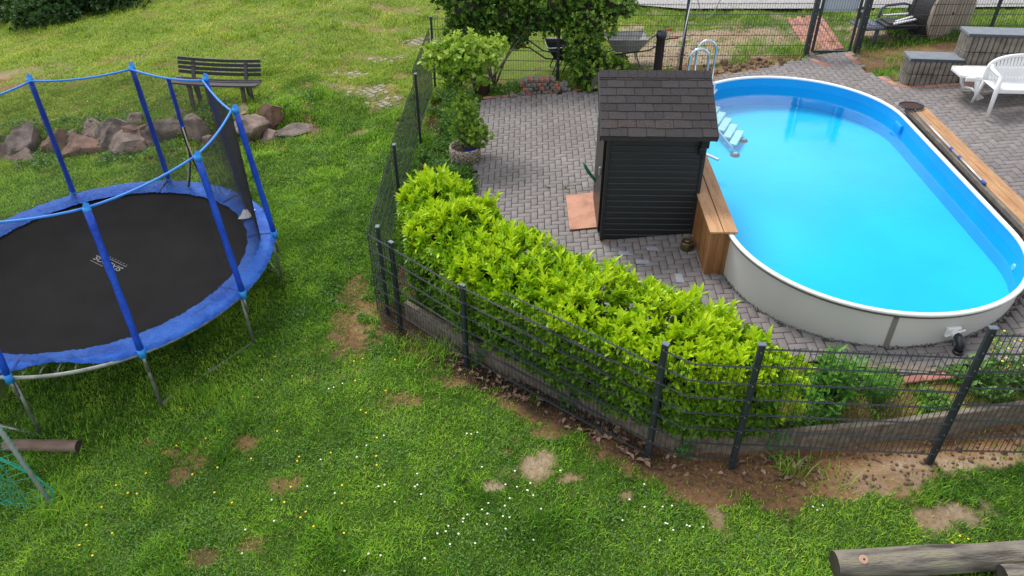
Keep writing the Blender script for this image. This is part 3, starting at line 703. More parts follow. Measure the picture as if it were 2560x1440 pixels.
# ================================================================== SHED
shed = empty('garden_shed', (1.25, 8.98, .16), R(-1.5), 'small black board shed with brown-black bitumen shingle roof beside the pool', 'shed')
W, D, H = 1.24, 1.56, 1.70            # local: x right, y back
def sc(m, name, mt, sm=False, par=shed): o = m.build(name, mt, None, sm); o.parent = par; return o
rise = .42
m = MB(); nb = 19; bh = H/nb
for i in range(nb):
    m.box((W/2, .012, .02+bh*(i+.5)), (W-.03, .022, bh-.007), bev=.003)
    m.add([(.02, -.003, .02+bh*(i+1)-.013), (W-.02, -.003, .02+bh*(i+1)-.013), (W-.02, .012, .02+bh*(i+1)-.0015), (.02, .012, .02+bh*(i+1)-.0015)], [(0, 1, 2, 3)], 1)  # pale strip paints the thin highlight along each board's top edge
m.box((W/2, .032, .02+H/2), (W-.04, .02, H)); sc(m, 'front_wall', [M_shed, mat('board_edge_highlight', (.06, .07, .075), .5)])
m = MB()
m.add([(W, 0, 0), (W, D, 0), (W, D, H), (W, D/2, H+rise), (W, 0, H), (W-.02, 0, 0), (W-.02, D, 0), (W-.02, D, H), (W-.02, D/2, H+rise), (W-.02, 0, H)], [(0, 1, 2, 3, 4), (9, 8, 7, 6, 5), (0, 5, 6, 1), (4, 9, 5, 0)])
for i in range(nb): m.box((W+.006, D/2, .02+bh*(i+.5)), (.014, D, bh-.007), bev=.002)
sc(m, 'right_wall', M_shed)
m = MB(); m.box((W/2, D-.01, .02+H/2), (W-.04, .02, H)); sc(m, 'back_wall', M_shed)
m = MB()
m.add([(.01, 0, 0), (.01, D, 0), (.01, D, H), (.01, D/2, H+rise), (.01, 0, H)], [(4, 3, 2, 1, 0)])
for i in range(9): m.box((-.004, D*(i+.5)/9, H/2), (.016, D/9-.006, H-.02), bev=.002)
sc(m, 'left_wall', M_sheddoor)
for (x, y) in ((.0, .0), (W, .0)):
    m = MB(); m.box((x, y, .02+H/2), (.045, .045, H), bev=.004); sc(m, 'corner_trim', M_shed)
m = MB(); m.box((-.03, .62, .86), (.028, .95, 1.62), bev=.004)
for k in range(8): m.box((-.047, .18+k*.125, .86), (.006, .112, 1.56), bev=.001)
dr = sc(m, 'door', M_sheddoor)
m = MB(); m.box((-.065, .26, .95), (.03, .035, .12), bev=.006); o = m.build('handle', M_silver); o.parent = dr
for z in (.35, 1.45):
    m = MB(); m.box((-.052, 1.0, z), (.012, .14, .035)); o = m.build('hinge', M_post); o.parent = dr
# roof: shingle courses on both slopes
rf = MB(); ov = .13; ang = math.atan2(rise, D/2); sl_ = math.hypot(D/2, rise); xl, xr_ = -.11, W+.10
def slope_pt(x, d, h, side):   # d distance from the ridge down the slope
    y = D/2+(-d if side < 0 else d)*math.cos(ang); z = H+rise-d*math.sin(ang); nrm = Vector((0, (-1 if side < 0 else 1)*math.sin(ang), math.cos(ang)))
    return Vector((x, y, z))+nrm*h
tot = sl_+ov/math.cos(ang)
for side in (-1, 1):
    P = [slope_pt(xl, 0, .0, side), slope_pt(xr_, 0, .0, side), slope_pt(xr_, tot, .0, side), slope_pt(xl, tot, .0, side)]
    P2 = [p+Vector((0, 0, .02)) for p in P]; b = P+P2
    rf.add(b, [(0, 1, 2, 3), (7, 6, 5, 4), (0, 4, 5, 1), (1, 5, 6, 2), (2, 6, 7, 3), (3, 7, 4, 0)])
roof = sc(rf, 'roof', M_core)
sh = MB(); nc = 8; cw = tot/nc
for side in (-1, 1):
    for i in range(nc-1, -1, -1):
        d0 = i*cw-.01; d1 = (i+1)*cw+(.012 if i == nc-1 else 0); offx = .115*(i % 2)
        x = xl-offx-.03
        while x < xr_-.001:
            x2 = min(x+.235, xr_+.004); xa_ = max(x+.006, xl-.004)
            if x2-xa_ > .01:
                worn = 1 if (side < 0 and i == nc-2 and xa_ < .62) else 0
                jit = random.uniform(-.004, .004)+(.012 if worn and random.random() < .5 else 0)
                h0, h1 = .022, .029+random.uniform(0, .003); worn = worn or (0, 0, 0, 2, 2, 3)[random.randrange(6)]
                P = [slope_pt(xa_, d0, h0, side), slope_pt(x2-.003, d0, h0, side), slope_pt(x2-.003, d1+jit, h1, side), slope_pt(xa_, d1+jit, h1, side), slope_pt(x2-.003, d1+jit, .02, side), slope_pt(xa_, d1+jit, .02, side)]
                sh.add(P, [(0, 1, 2, 3) if side > 0 else (3, 2, 1, 0), (3, 2, 4, 5)], worn)
            x += .235
# ridge caps
x = xl-.004
while x < xr_-.01:
    x2 = min(x+.125, xr_+.004)
    P = [slope_pt(x, .10, .036, -1), slope_pt(x2-.004, .10, .036, -1), Vector((x2-.004, D/2, H+rise+.045)), Vector((x, D/2, H+rise+.045)), slope_pt(x, .10, .036, 1), slope_pt(x2-.004, .10, .036, 1)]
    sh.add(P, [(0, 1, 2, 3), (3, 2, 5, 4)]); x += .125
o = sh.build('shingles', [M_shingle, M_shingle2, mat('paler_bitumen_shingle', (.032, .027, .029), .92, (.058, .050, .053), 60, bump=.5, bscale=260), mat('darker_bitumen_shingle', (.021, .018, .019), .92, (.040, .034, .036), 60, bump=.5, bscale=260)]); o.parent = roof
for x in (xl-.012, xr_+.012):
    m = MB()
    for side in (-1, 1): m.bar(slope_pt(x, 0, -.035, side), slope_pt(x, tot, -.035, side), .018, .10)
    o = m.build('bargeboard', M_shed); o.parent = roof
m = MB(); a_ = slope_pt(xl, tot, -.02, -1); b_ = slope_pt(xr_, tot, -.02, -1); m.bar(a_, b_, .012, .07); o = m.build('eaves_trim', M_shingle); o.parent = roof
m = MB(); m.box((W-.02, -.045, H-.17), (.11, .07, .16), bev=.01); m.box((W-.045, -.06, H-.29), (.09, .07, .10), bev=.01); sc(m, 'wall_lamp', mat('black_lamp', (.008, .008, .009), .3))
m = MB(); m.box((.035, -.02, H-.06), (.02, .012, .03)); m.box((.06, -.02, H-.09), (.012, .012, .05)); sc(m, 'door_hook', M_silver)
for x in (.07, .20, W-.1):
    m = MB(); m.box((x, .03, -.01), (.11, .09, .05), bev=.004); sc(m, 'brick_shim', M_redbrick)
# door board lying on the paving
z_ = lambda x, y: pz(x, y)+.05
P = [(.83, 9.30), (1.27, 9.30), (1.30, 10.28), (.83, 10.28)]
V = [(x, y, z_(x, y)) for x, y in P]+[(x, y, z_(x, y)-.022) for x, y in P]
tag(mesh_np('wooden_board', V, [(0, 1, 2, 3), (0, 4, 5, 1), (1, 5, 6, 2), (2, 6, 7, 3), (3, 7, 4, 0), (7, 6, 5, 4)], [M_board, M_ply], midx=[0, 1, 1, 1, 1, 1]), 'stained red-brown board lying on the paving at the shed door', 'board')
# brass can
cn = empty('brass_canister', (2.36, 8.60, pz(2.36, 8.6)+.024), 0, 'tarnished round brass canister with wire handle at the shed corner', 'canister')
m = MB(); m.lathe([(0, 0), (.082, 0), (.088, .01), (.088, .10), (.08, .115), (.07, .115), (.065, .10), (0, .10)], n=28); sc(m, 'body', M_brass, True, cn)
m = MB(); m.lathe([(0, .103), (.05, .103), (.05, .13), (.03, .142), (0, .142)], n=20); sc(m, 'lid', M_brass, True, cn)
m = MB(); m.tube([(-.075*math.cos(t)*1.0, 0, .11+.085*math.sin(t)) for t in np.linspace(0, math.pi, 14)], .006, 6); sc(m, 'handle', M_brass, True, cn)
# green bent handle beside the shed
m = MB(); bz = pz(1.15, 10.0)
m.tube([(1.26, 9.88, bz+.42), (1.19, 9.93, bz+.50), (1.12, 9.97, bz+.58), (1.07, 10.0, bz+.66), (1.04, 10.04, bz+.71)], [.016, .022, .026, .022, .006], 10)
tag(m.build('watering_spout', M_greenplastic, None, True), 'green plastic spout sticking out behind the shed door', 'spout')
for (x, y) in ((1.75, 8.38), (1.55, 8.62), (1.93, 8.66), (2.15, 7.95)):
    m = MB(); m.box((x, y, pz(x, y)+.027), (.2, .1, .006), rz=a0+random.choice((0, R(90))), bev=.002)
    tag(m.build('pale_paver', mat('pale_blue_grey_paver', (.27, .28, .31), .75, (.33, .34, .37), 12)), kind='structure')
# ================================================================== FENCES
fgeo = {}
def mesh_panel(name, p, q, z0, gaps, parent, via=None, ext=.03):
    pts = [np.array(p, float)]+([np.array(via, float)] if via is not None else [])+[np.array(q, float)]
    P = []; Q = []; Pv = []; Qv = []
    for a, b in zip(pts[:-1], pts[1:]):
        d = (b-a)/np.linalg.norm(b-a); nn = np.array([-d[1], d[0]])*.007
        for k in range(gaps+1):
            z = z0+k*.2
            for s_ in (-1, 1): P.append((*(a+nn*s_), z)); Q.append((*(b+nn*s_), z))
        ln = np.linalg.norm(b-a); nw = int((ln-.02)/.05)
        for i in range(nw+1):
            c_ = a+d*(i*.05+.02); Pv.append((*c_, z0-.0)); Qv.append((*c_, z0+gaps*.2+ext))
    V, F = join([prisms(P, Q, .0045, 5), prisms(Pv, Qv, .0032, 4)])
    o = mesh_np(name, V, F, M_wire); o.parent = parent; o.matrix_parent_inverse = parent.matrix_basis.inverted(); return o
def post(x, y, z0, z1, rz, parent, zm=None, n=7, wx=.04, wy=.06, step=.2, name='post', nrm=-1):
    m = MB(); m.box((x, y, (z0+z1)/2), (wy, wx, z1-z0), rz=rz, bev=.003)
    if zm is not None:
        for k in range(n):
            z = zm+k*step
            if z < z1-.01:
                c_ = Vector((x, y, z))+Matrix.Rotation(rz, 3, 'Z') @ Vector((0, nrm*(wx/2+.004), 0))
                m.box(c_, (.012, .009, .012), rz=rz, mi=1)
                m.box(c_-Vector((0, 0, .0))+Matrix.Rotation(rz, 3, 'Z') @ Vector((0, .006, 0)), (wy*.8, .005, .03), rz=rz, mi=0)
    o = m.build(name, [M_post, M_bolt]); o.parent = parent; o.matrix_parent_inverse = parent.matrix_basis.inverted()
    m = MB(); m.box((x, y, z1+.004), (wy+.012, wx+.012, .014), rz=rz, bev=.003); c_ = m.build('post_cap', M_cap); c_.parent = o
    return o
ff = empty('mesh_fence', (1.4, 5.29, gz(1.4, 5.2)), 0, 'dark double-bar mesh fence curving in front of the hedge, with stepped panels', 'fence')
d1 = math.atan2(6.87-7.73, -.55+1.46); d2 = math.atan2(5.29-6.87, 1.4+.55)
of = lambda x, y, a, d=-.028: (x-math.sin(a)*d, y+math.cos(a)*d)
post(-1.46, 7.73, gz(-1.46, 7.6)-.05, .935, d1, ff, -.324)
post(-.55, 6.87, gz(-.55, 6.8)-.05, .912, d2, ff, -.324)
post(1.40, 5.29, gz(1.4, 5.2)-.05, 1.38, d2+.05, ff, .124)
post(2.18, 5.05, gz(2.18, 4.95)-.05, 1.575, -.06, ff, .30)
post(4.02, 4.92, gz(4.0, 4.85)-.05, 1.86, -.06, ff, .40, n=8)
post(6.4, 4.85, gz(6.4, 4.85)-.05, 2.1, -.03, ff, .60)
CN = (-1.80, 8.01)
e5 = of(-.55, 6.87, d2); e4 = of(-1.46, 7.73, d1); e6 = of(1.4, 5.29, d2); e7 = of(2.18, 5.05, -.06); e8 = of(4.02, 4.92, -.06); e9 = of(6.4, 4.85, -.03)
mesh_panel('mesh_panel', CN, e5, -.324, 6, ff, via=e4)
# lower panel overlaps the next for most of its length, as in the stepped joint
dd = np.array(e6)-np.array(e5); du = dd/np.linalg.norm(dd); e5b = np.array(e5)+du*.60; nn = np.array([du[1], -du[0]])*-.016
mesh_panel('mesh_panel', np.array(e5), np.array(e5)+dd*.80, -.30, 6, ff)
mesh_panel('mesh_panel', e5b+nn, np.array(e6)+nn, -.10, 6, ff)
bend = np.array(e6)+dd/np.linalg.norm(dd)*.30
mesh_panel('mesh_panel', e6, e7, .124, 6, ff, via=bend)
mesh_panel('mesh_panel', e7, e8, .345, 6, ff)
mesh_panel('mesh_panel', e8, e9, .40, 7, ff)
fl_ = empty('mesh_fence', (-1.7, 10.35, gz(-1.7, 10.35)), 0, 'dark mesh fence running away between the left lawn and the paved yard', 'fence')
post(-1.67, 8.06, gz(-1.67, 8.06)-.05, .955, R(90), fl_, -.324, nrm=1)
post(-1.73, 10.25, gz(-1.73, 10.3)-.05, 1.03, R(90), fl_, -.27, nrm=1)
post(-1.66, 12.73, gz(-1.66, 12.73)-.05, 1.19, R(90), fl_, -.22, nrm=1)
post(-1.58, 15.12, gz(-1.58, 15.1)-.05, 1.46, R(90), fl_, .03, nrm=1)
mesh_panel('mesh_panel', CN, (-1.80, 10.25), -.31, 6, fl_)
mesh_panel('mesh_panel', (-1.79, 10.25), (-1.71, 12.73), -.22, 6, fl_)
mesh_panel('mesh_panel', (-1.71, 12.73), (-1.63, 15.12), .03, 6, fl_)
fb = empty('mesh_fence', (2, 14.95, .4), 0, 'dark mesh fence along the back of the yard behind the shrubs and shed', 'fence')
mesh_panel('mesh_panel', (-1.58, 15.13), (.93, 14.98), .02, 7, fb)
mesh_panel('mesh_panel', (.93, 14.96), (3.37, 14.86), .55, 6, fb)
mesh_panel('mesh_panel', (3.37, 14.86), (5.78, 14.86), .57, 6, fb)
post(.93, 14.93, pz(.93, 14.9)-.05, 1.85, 0, fb, .5)
post(3.37, 14.82, pz(3.37, 14.9)-.05, 1.95, 0, fb, .57)
fr = empty('mesh_fence', (8, 14.85, 1), 0, 'dark mesh fence panel right of the gate in front of the cable reel', 'fence')
mesh_panel('mesh_panel', (6.82, 14.86), (9.29, 14.88), .95, 6, fr)
mesh_panel('mesh_panel', (9.29, 14.88), (11.8, 14.9), 1.15, 6, fr)
post(9.30, 14.84, pz(9.3, 14.8)-.05, 2.4, 0, fr, .95)
post(11.8, 14.84, pz(11.8, 14.8)-.05, 2.6, 0, fr, 1.2)
gt = empty('garden_gate', (6.3, 14.84, .8), 0, 'narrow dark mesh gate with light grey sheet between two thick posts', 'gate')
post(5.83, 14.86, .70, 2.45, 0, gt, .8, 8, wx=.09, wy=.09, name='gate_post')
post(6.80, 14.84, .80, 2.50, 0, gt, .95, 8, wx=.10, wy=.12, name='gate_post')
fz0, fz1 = .86, 2.40; m = MB()
for x in (5.93, 6.66): m.box((x, 14.83, (fz0+fz1)/2), (.045, .045, fz1-fz0))
for z in (fz0, fz1): m.box((6.295, 14.832, z), (.69, .040, .045))
pchild(m.build('gate_frame', M_post), gt)
P = []; Q = []
for k in range(14): P.append((5.95+k*.05, 14.83, fz0)); Q.append((5.95+k*.05, 14.83, fz1))
for k in range(8): P.append((5.94, 14.83, fz0+.2*k)); Q.append((6.65, 14.83, fz0+.2*k))
V, F = prisms(P, Q, .003, 4); pchild(mesh_np('gate_mesh', V, F, M_wire), gt)
m = MB(); m.box((6.3, 14.855, 1.85), (.66, .004, .46)); pchild(m.build('letter_sheet', M_greysheet), gt)
m = MB(); m.box((6.67, 14.79, 1.62), (.05, .03, .22), bev=.005); m.lathe([(.0, .03), (.022, .03), (.022, 0)], (6.675, 14.77, 1.66), 14, M=Matrix.Rotation(R(90), 3, 'X'), mi=1); pchild(m.build('lock', [M_post, M_silver]), gt)
# slim silver pole leaning on the back fence, rope hanging from it
m = MB(); m.tube([(3.28, 14.72, .52), (3.34, 14.76, 1.2), (3.44, 14.80, 2.3)], .013, 10)
tag(m.build('leaning_pole', M_silver, None, True), 'thin silver pole leaning against the back fence behind the shed roof', 'pole')
m = MB(); pts = []
for k in range(25):
    t = k/24; x = 3.50+.52*t; z = 1.95-1.6*(t*(1-t))*1.25+.15*t; pts.append((x, 14.80, z))
m.tube(pts, .008, 6)
tag(m.build('hanging_rope', M_cable, None, True), 'grey rope hanging in a loop on the back fence', 'rope')
m = MB(); m.lathe([(.085, 0), (.085, .78), (.10, .785), (.102, .90), (.092, .90), (.09, .80), (.078, .78), (.0, .5)], (2.88, 14.62, pz(2.88, 14.6)-.02), 28)
tag(m.build('drain_pipe', M_pipe, None, True), 'upright black plastic drain pipe with open socket behind the shed', 'pipe')
# ================================================================== TRAMPOLINE
tx, ty = -5.36, 8.24
def trz(x, y): return .305+.019*(x-tx)+.0144*(y-ty)
tr = empty('trampoline', (tx, ty, -.6), 0, 'large round trampoline with blue pad, blue padded poles and black safety net', 'trampoline')
def T(o): o.parent = tr; o.matrix_parent_inverse = tr.matrix_basis.inverted(); return o
RR = 2.15
def tp(a, r_, dz): x = tx+r_*math.cos(a); y = ty+r_*math.sin(a); return Vector((x, y, trz(x, y)+dz))
m = MB(); m.tube([tp(2*math.pi*k/120, RR, -.03) for k in range(120)], .024, 10, closed=True); T(m.build('frame_ring', M_galv, None, True))
V = []; Fq = []; nr = 14; na = 180
for i in range(nr+1):
    for j in range(na):
        a = 2*math.pi*j/na; r_ = 1.9*i/nr; p = tp(a, r_, -.015-.03*(1-(i/nr)**2)); V.append(p)
for i in range(nr):
    for j in range(na): V_ = (i*na+j, i*na+(j+1) % na, (i+1)*na+(j+1) % na, (i+1)*na+j); Fq.append(V_)
mat_o = T(mesh_np('jumping_mat', V, Fq, M_mat, None, True))
# printed lettering, upside down for the camera
def text_mesh(txt, size, name, mt, width=None):
    cu = bpy.data.curves.new('txt', 'FONT'); cu.body = txt; cu.size = size; cu.align_x = 'CENTER'; cu.align_y = 'CENTER'; cu.shear = .0; cu.offset = size*.02
    o = bpy.data.objects.new('txt', cu); C.objects.link(o); bpy.context.view_layer.update()
    me = bpy.data.meshes.new_from_object(o); bpy.data.objects.remove(o); me.name = name; me.materials.clear(); me.materials.append(mt)
    r_ = bpy.data.objects.new(name, me); C.objects.link(r_)
    if width:
        xs = [v.co.x for v in me.vertices]; s_ = width/(max(xs)-min(xs))
        for v in me.vertices: v.co.x *= s_
    return r_
lc = Vector((-5.33, 8.28, trz(-5.33, 8.28)-.036))
lg = text_mesh('SIXBROS.', .12, 'logo', M_logo, .60)
rotm = Matrix.Rotation(math.atan2(.35, -.53), 4, 'Z'); lg.data.transform(Matrix.Translation(lc) @ Matrix.Rotation(-.019, 4, 'Y') @ rotm)
lg.parent = mat_o
m = MB()
for (yy, l_, o_) in ((-.075, .60, 0), (.082, .28, .12)):
    m.box((o_, yy, .0), (l_, .008, .001))
for k in range(8): m.box((-.26+k*.06, -.105, 0), (.02, .012, .001))
o = m.build('logo_line', M_logo); o.data.transform(Matrix.Translation(lc) @ Matrix.Rotation(-.019, 4, 'Y') @ rotm); o.parent = mat_o
# pad: ten overlapping segments, sagging and wrinkled
A0 = R(-92)
for s_ in range(10):
    V = []; Fq = []; na = 30; nr = 9
    for j in range(na+1):
        a = A0+R(36)*(s_+j/na)+R(.0); ao = (math.degrees(a)+360) % 360
        front = math.exp(-((ao-278)/13)**2)           # the pad has crept inwards at the front
        ri, ro = 1.83-.03*front, 2.20-.20*front
        ri += .008*math.sin(j*.9+s_); ro += .008*math.sin(j*1.3+s_*2)
        for i in range(nr+1):
            t = i/nr; r_ = ri+(ro-ri)*t
            wv = .010*math.sin(a*60+3*math.sin(a*11)+s_)*math.sin(math.pi*t)+.006*math.sin(a*140+t*5)
            edge = (-.03*(1-front) if i == nr else 0)-.01*(i == 0)
            if i == nr: r_ -= .012
            V.append(tp(a, r_, .022+wv+edge+(.004*(s_ % 2))+.02*math.sin(math.pi*t)))
    for j in range(na):
        for i in range(nr): k = j*(nr+1)+i; Fq.append((k, k+1, k+nr+2, k+nr+1))
    pse = T(mesh_np('pad_segment', V, Fq, M_bluepad, None, True))
    m = MB(); a = A0+R(36)*s_; m.bar(tp(a, 1.84, .040), tp(a, 2.0, .054), .012, .004); m.bar(tp(a, 2.0, .054), tp(a, 2.17, .036), .012, .004); q_ = m.build('pad_seam', M_seam); q_.parent = pse
m = MB(); c_ = Vector((-3.755, 9.30, 0)); a = math.atan2(c_.y-ty, c_.x-tx)
V = [];
for (u, v_) in ((-.10, -.14), (-.03, -.15), (.05, -.13), (.10, -.11), (.095, .02), (.11, .13), (.02, .14), (-.06, .12), (-.10, .135), (-.09, 0)):
    x = c_.x+u*.85; y = c_.y+v_*.95; V.append((x, y, trz(x, y)+.068))
T(mesh_np('worn_label', V, [tuple(range(10))], M_white))
for s_ in range(72):                                   # springs
    a = A0+R(5)*s_+R(2.5)
    if not (245 < (math.degrees(a)+360) % 360 < 312): continue
    m = MB(); p = tp(a, 1.88, -.02); q_ = tp(a, 2.13, -.03); pts = [p]; 
    for k in range(1, 40):
        t = k/40; b_ = p.lerp(q_, .12+.76*t); pts.append(b_+Vector((math.sin(a)*math.cos(k*1.9)*.008, -math.cos(a)*math.cos(k*1.9)*.008, math.sin(k*1.9)*.008)))
    pts.append(q_); m.tube(pts, .0045, 4); T(m.build('spring', M_galv, None, True))
TOPR, TOPH = 2.05, 1.82
TOPS = {}
for k in range(10):
    a = A0+R(36)*k; dr_ = {1: (-.22, -.20), 6: (.3, -.08), 5: (.1, 0)}.get(k, (0, 0))
    b_ = tp(a, 2.185, .04); t_ = tp(a, TOPR+dr_[0]*.5, TOPH+dr_[1]*.5); TOPS[k] = t_
    n_ = 10; m = MB(); pts = [b_.lerp(t_, i/n_) for i in range(n_+1)]
    m.tube(pts, [.037+.0035*math.sin(i*2.1+k) for i in range(n_+1)], 14); o = T(m.build('pole_sleeve', M_bluesleeve, None, True))
    m = MB(); m.tube([tp(a, 2.19, -.05), tp(a, 2.186, .06)], .043, 12); T(m.build('sleeve_end', M_bluecap, None, True))
    m = MB(); m.tube([t_-Vector((0, 0, .03)), t_+Vector((0, 0, .035))], [.041, .034], 12)
    m.add([t_+Vector((-.04, -.02, .0)), t_+Vector((.05, 0, .0)), t_+Vector((.03, .02, .07)), t_+Vector((-.01, 0, .09))], [(0, 1, 2, 3)])
    T(m.build('pole_cap', M_bluecap, None, True))
    # legs
    f_ = tp(a, 2.19, 0); zg = gz(f_.x, f_.y)
    m = MB(); m.tube([tp(a, 2.14, -.03), Vector((tx+2.16*math.cos(a), ty+2.16*math.sin(a), zg-.03))], .020, 10)
    m.tube([tp(a, 2.185, -.03), tp(a, 2.185, -.28)], .017, 10)
    T(m.build('leg', M_galv, None, True))
for k in range(0, 10, 2):
    a1, a2 = A0+R(36)*(k+1), A0+R(36)*(k+2)
    p, q_ = tp(a1, 2.16, 0), tp(a2, 2.16, 0); p.z = gz(p.x, p.y)+.01; q_.z = gz(q_.x, q_.y)+.01
    m = MB(); m.tube([p, q_], .018, 8); T(m.build('ground_bar', M_galv, None, True))
# net
P = []; Q = []; rp = []; dooropen = 4
for k in range(10):
    a1 = A0+R(36)*k; T1 = TOPS[k]+(Vector((tx, ty, 0))-Vector((TOPS[k].x, TOPS[k].y, 0))).normalized()*.05
    T2 = TOPS[(k+1) % 10]; T2 = T2+(Vector((tx, ty, 0))-Vector((T2.x, T2.y, 0))).normalized()*.05
    sag = .05
    top = lambda t: T1.lerp(T2, t)+Vector((0, 0, -sag*4*t*(1-t)))
    bot = lambda t: (lambda a_: tp(a_, 1.99+.02*math.sin(a_*9), .03))(a1+R(36)*t)
    rp.append([top(i/8)+Vector((0, 0, .0)) for i in range(9)])
    nw = 150
    for i in range(nw):
        t = i/nw
        if k == dooropen and .36 < t < .62:
            # opened zip: threads stop above the slit
            B = top(t).lerp(bot(t), .40); P.append(top(t)); Q.append(B); continue
        P.append(top(t)); Q.append(bot(t))
    for i in range(1, 200):
        h_ = i/200
        if k == dooropen and h_ > .4:
            P.append(top(0).lerp(bot(0), h_)); Q.append(top(.36).lerp(bot(.36), h_)); P.append(top(.62).lerp(bot(.62), h_)); Q.append(top(1).lerp(bot(1), h_)); continue
        prev = top(0).lerp(bot(0), h_)
        for j in range(1, 3):
            c_ = top(j/2).lerp(bot(j/2), h_); P.append(prev); Q.append(c_); prev = c_
V, F = prisms(np.array([tuple(p) for p in P]), np.array([tuple(q) for q in Q]), .0008, 3)
net = T(mesh_np('safety_net', V, F, M_net))
for r_ in rp:
    m = MB(); m.tube(r_, .014, 8); T(m.build('top_band', M_bluerope, None, True))
k = 4; a1 = A0+R(36)*k; T1, T2 = TOPS[4], TOPS[5]
tm = T1.lerp(T2, .5)+Vector((0, -.04, -.04)); bm_ = tp(a1+R(18), 1.99, .03)
m = MB(); m.bar(tm, tm.lerp(bm_, .42), .055, .012, up=(0, 1, 0)); T(m.build('door_strip', M_bluesleeve))
apex = tm.lerp(bm_, .42)
for (t_, sg) in ((.30, -1), (.68, 1)):
    e = tp(a1+R(36)*t_, 1.97, .05); pts = [apex.lerp(e, i/8)+Vector((sg*.05*math.sin(math.pi*i/8), 0, 0)) for i in range(9)]
    m = MB(); m.tube(pts, .011, 6); o = m.build('door_zip', M_cream, None, True); T(o)
    m = MB(); m.tube([p+Vector((sg*.025, 0, 0)) for p in pts], .012, 6); o = m.build('door_hem', M_net, None, True); T(o)
# ================================================================== PARK BENCH
bx, by = -5.98, 15.02; bz = gz(bx, by)
pb = empty('park_bench', (bx, by, bz), R(-4), 'dark slatted park bench on the grass bank above the boulders', 'bench')
tl = -.02
def crv(x): return -.05*(1-(x/.85)**2)*-1
for i in range(5):
    yy = -.30+i*.075; m = MB(); pts = [(x, yy-.06*(1-(x/.88)**2)*0, .42+.02*(abs(i-2)/2)+.028*(x/.88)**2+tl*x) for x in np.linspace(-.88, .88, 9)]
    for a_, b_ in zip(pts[:-1], pts[1:]): m.bar(a_, b_, .058, .035)
    m.box((.882, yy, .45+tl*.88), (.004, .054, .03), mi=1); sc(m, 'seat_slat', [M_slat, M_slatend], False, pb)
for i in range(4):
    zz = .53+i*.082; yy = .12+i*.03; m = MB(); pts = [(x, yy, zz+.028*(x/.88)**2+tl*x) for x in np.linspace(-.86, .86, 9)]
    for a_, b_ in zip(pts[:-1], pts[1:]): m.bar(a_, b_, .032, .062)
    m.box((.864, yy, zz+.028+tl*.86), (.004, .028, .055), mi=1); sc(m, 'back_slat', [M_slat, M_slatend], False, pb)
for x in (-.55, .55):
    m = MB(); m.bar((x, -.27, -.1), (x, -.20, .42), .07, .06, up=(0, 1, 0)); m.bar((x, .1, -.1), (x, .02, .42), .06, .06, up=(0, 1, 0)); m.bar((x, -.29, .40), (x, .06, .40), .05, .05); sc(m, 'leg', M_benchleg, False, pb)
    m = MB(); m.bar((x, .04, .40), (x, .225, .80), .07, .035, up=(0, 1, 0)); sc(m, 'back_support', M_slat, False, pb)
    m = MB(); m.tube([(x+.07, .0, .38), (x+.11, -.05, .33), (x+.13, -.1, .2), (x+.16, -.13, .1)], .018, 6); sc(m, 'brace', M_slat, False, pb)
# ================================================================== BOULDERS
ROCKS = [(-8.52, 14.45, .66, .36, 0, 'long pale flat boulder with grass on its left end'), (-8.01, 14.29, .62, .50, 2, 'dark-faced angular boulder with a pale ridge'), (-7.45, 14.11, .42, .38, 1, 'orange-stained boulder behind the blue pole'), (-7.66, 14.51, .34, .24, 0, 'small flat boulder at the top of the bank behind the orange one'),
         (-6.92, 14.13, .55, .46, 2, 'big grooved brown boulder between two blue poles'), (-6.31, 14.06, .52, .42, 0, 'smooth grey slab boulder right of the zip opening'), (-5.82, 13.53, .24, .28, 0, 'small rounded boulder beside the net'), (-5.0, 13.85, .62, .46, 0, 'broad cracked boulder right of the tallest blue pole'),
         (-4.69, 14.06, .38, .34, 1, 'red-brown boulder sitting on top of the row at its right end'), (-5.34, 14.34, .34, .16, 0, 'thin flat stone lying under the bench front'), (-4.31, 13.67, .46, .26, 2, 'long dark flat boulder at the right end of the row'), (-8.48, 13.95, .68, .42, 1, 'wide humped reddish boulder in the lower row'),
         (-7.67, 13.81, .64, .44, 0, 'pale split boulder with a dark hollow beneath'), (-7.27, 13.93, .34, .28, 0, 'small whitish boulder against the thick blue pole'), (-9.23, 14.12, .44, .42, 1, 'pinkish boulder behind the left blue pole'), (-9.6, 14.76, .34, .44, 1, 'upright pointed reddish stone left of the blue pole'),
         (-9.99, 14.31, .55, .42, 2, 'grey-brown boulder half covered by grass'), (-9.86, 14.59, .32, .34, 1, 'small rusty boulder between two grey ones'), (-9.91, 14.0, .52, .34, 0, 'low sharp-edged grey boulder at the foot of the bank'), (-10.59, 14.54, .40, .5, 0, 'tall boulder cut by the left picture edge'),
         (-10.35, 14.03, .36, .4, 0, 'rounded boulder at the left picture edge, lower row'), (-6.68, 14.58, .26, .13, 0, 'tiny pale stone in the grass above the row'),
         (-8.95, 14.22, .36, .30, 0, 'small grey stone filling the gap right of the left blue pole'), (-5.62, 13.85, .34, .30, 2, 'low dark stone between the net and the cracked boulder'), (-4.62, 13.62, .34, .24, 0, 'low grey stone just right of the tallest blue pole'), (-3.85, 13.75, .26, .14, 1, 'small reddish stone at the far right end of the row')]
import bmesh
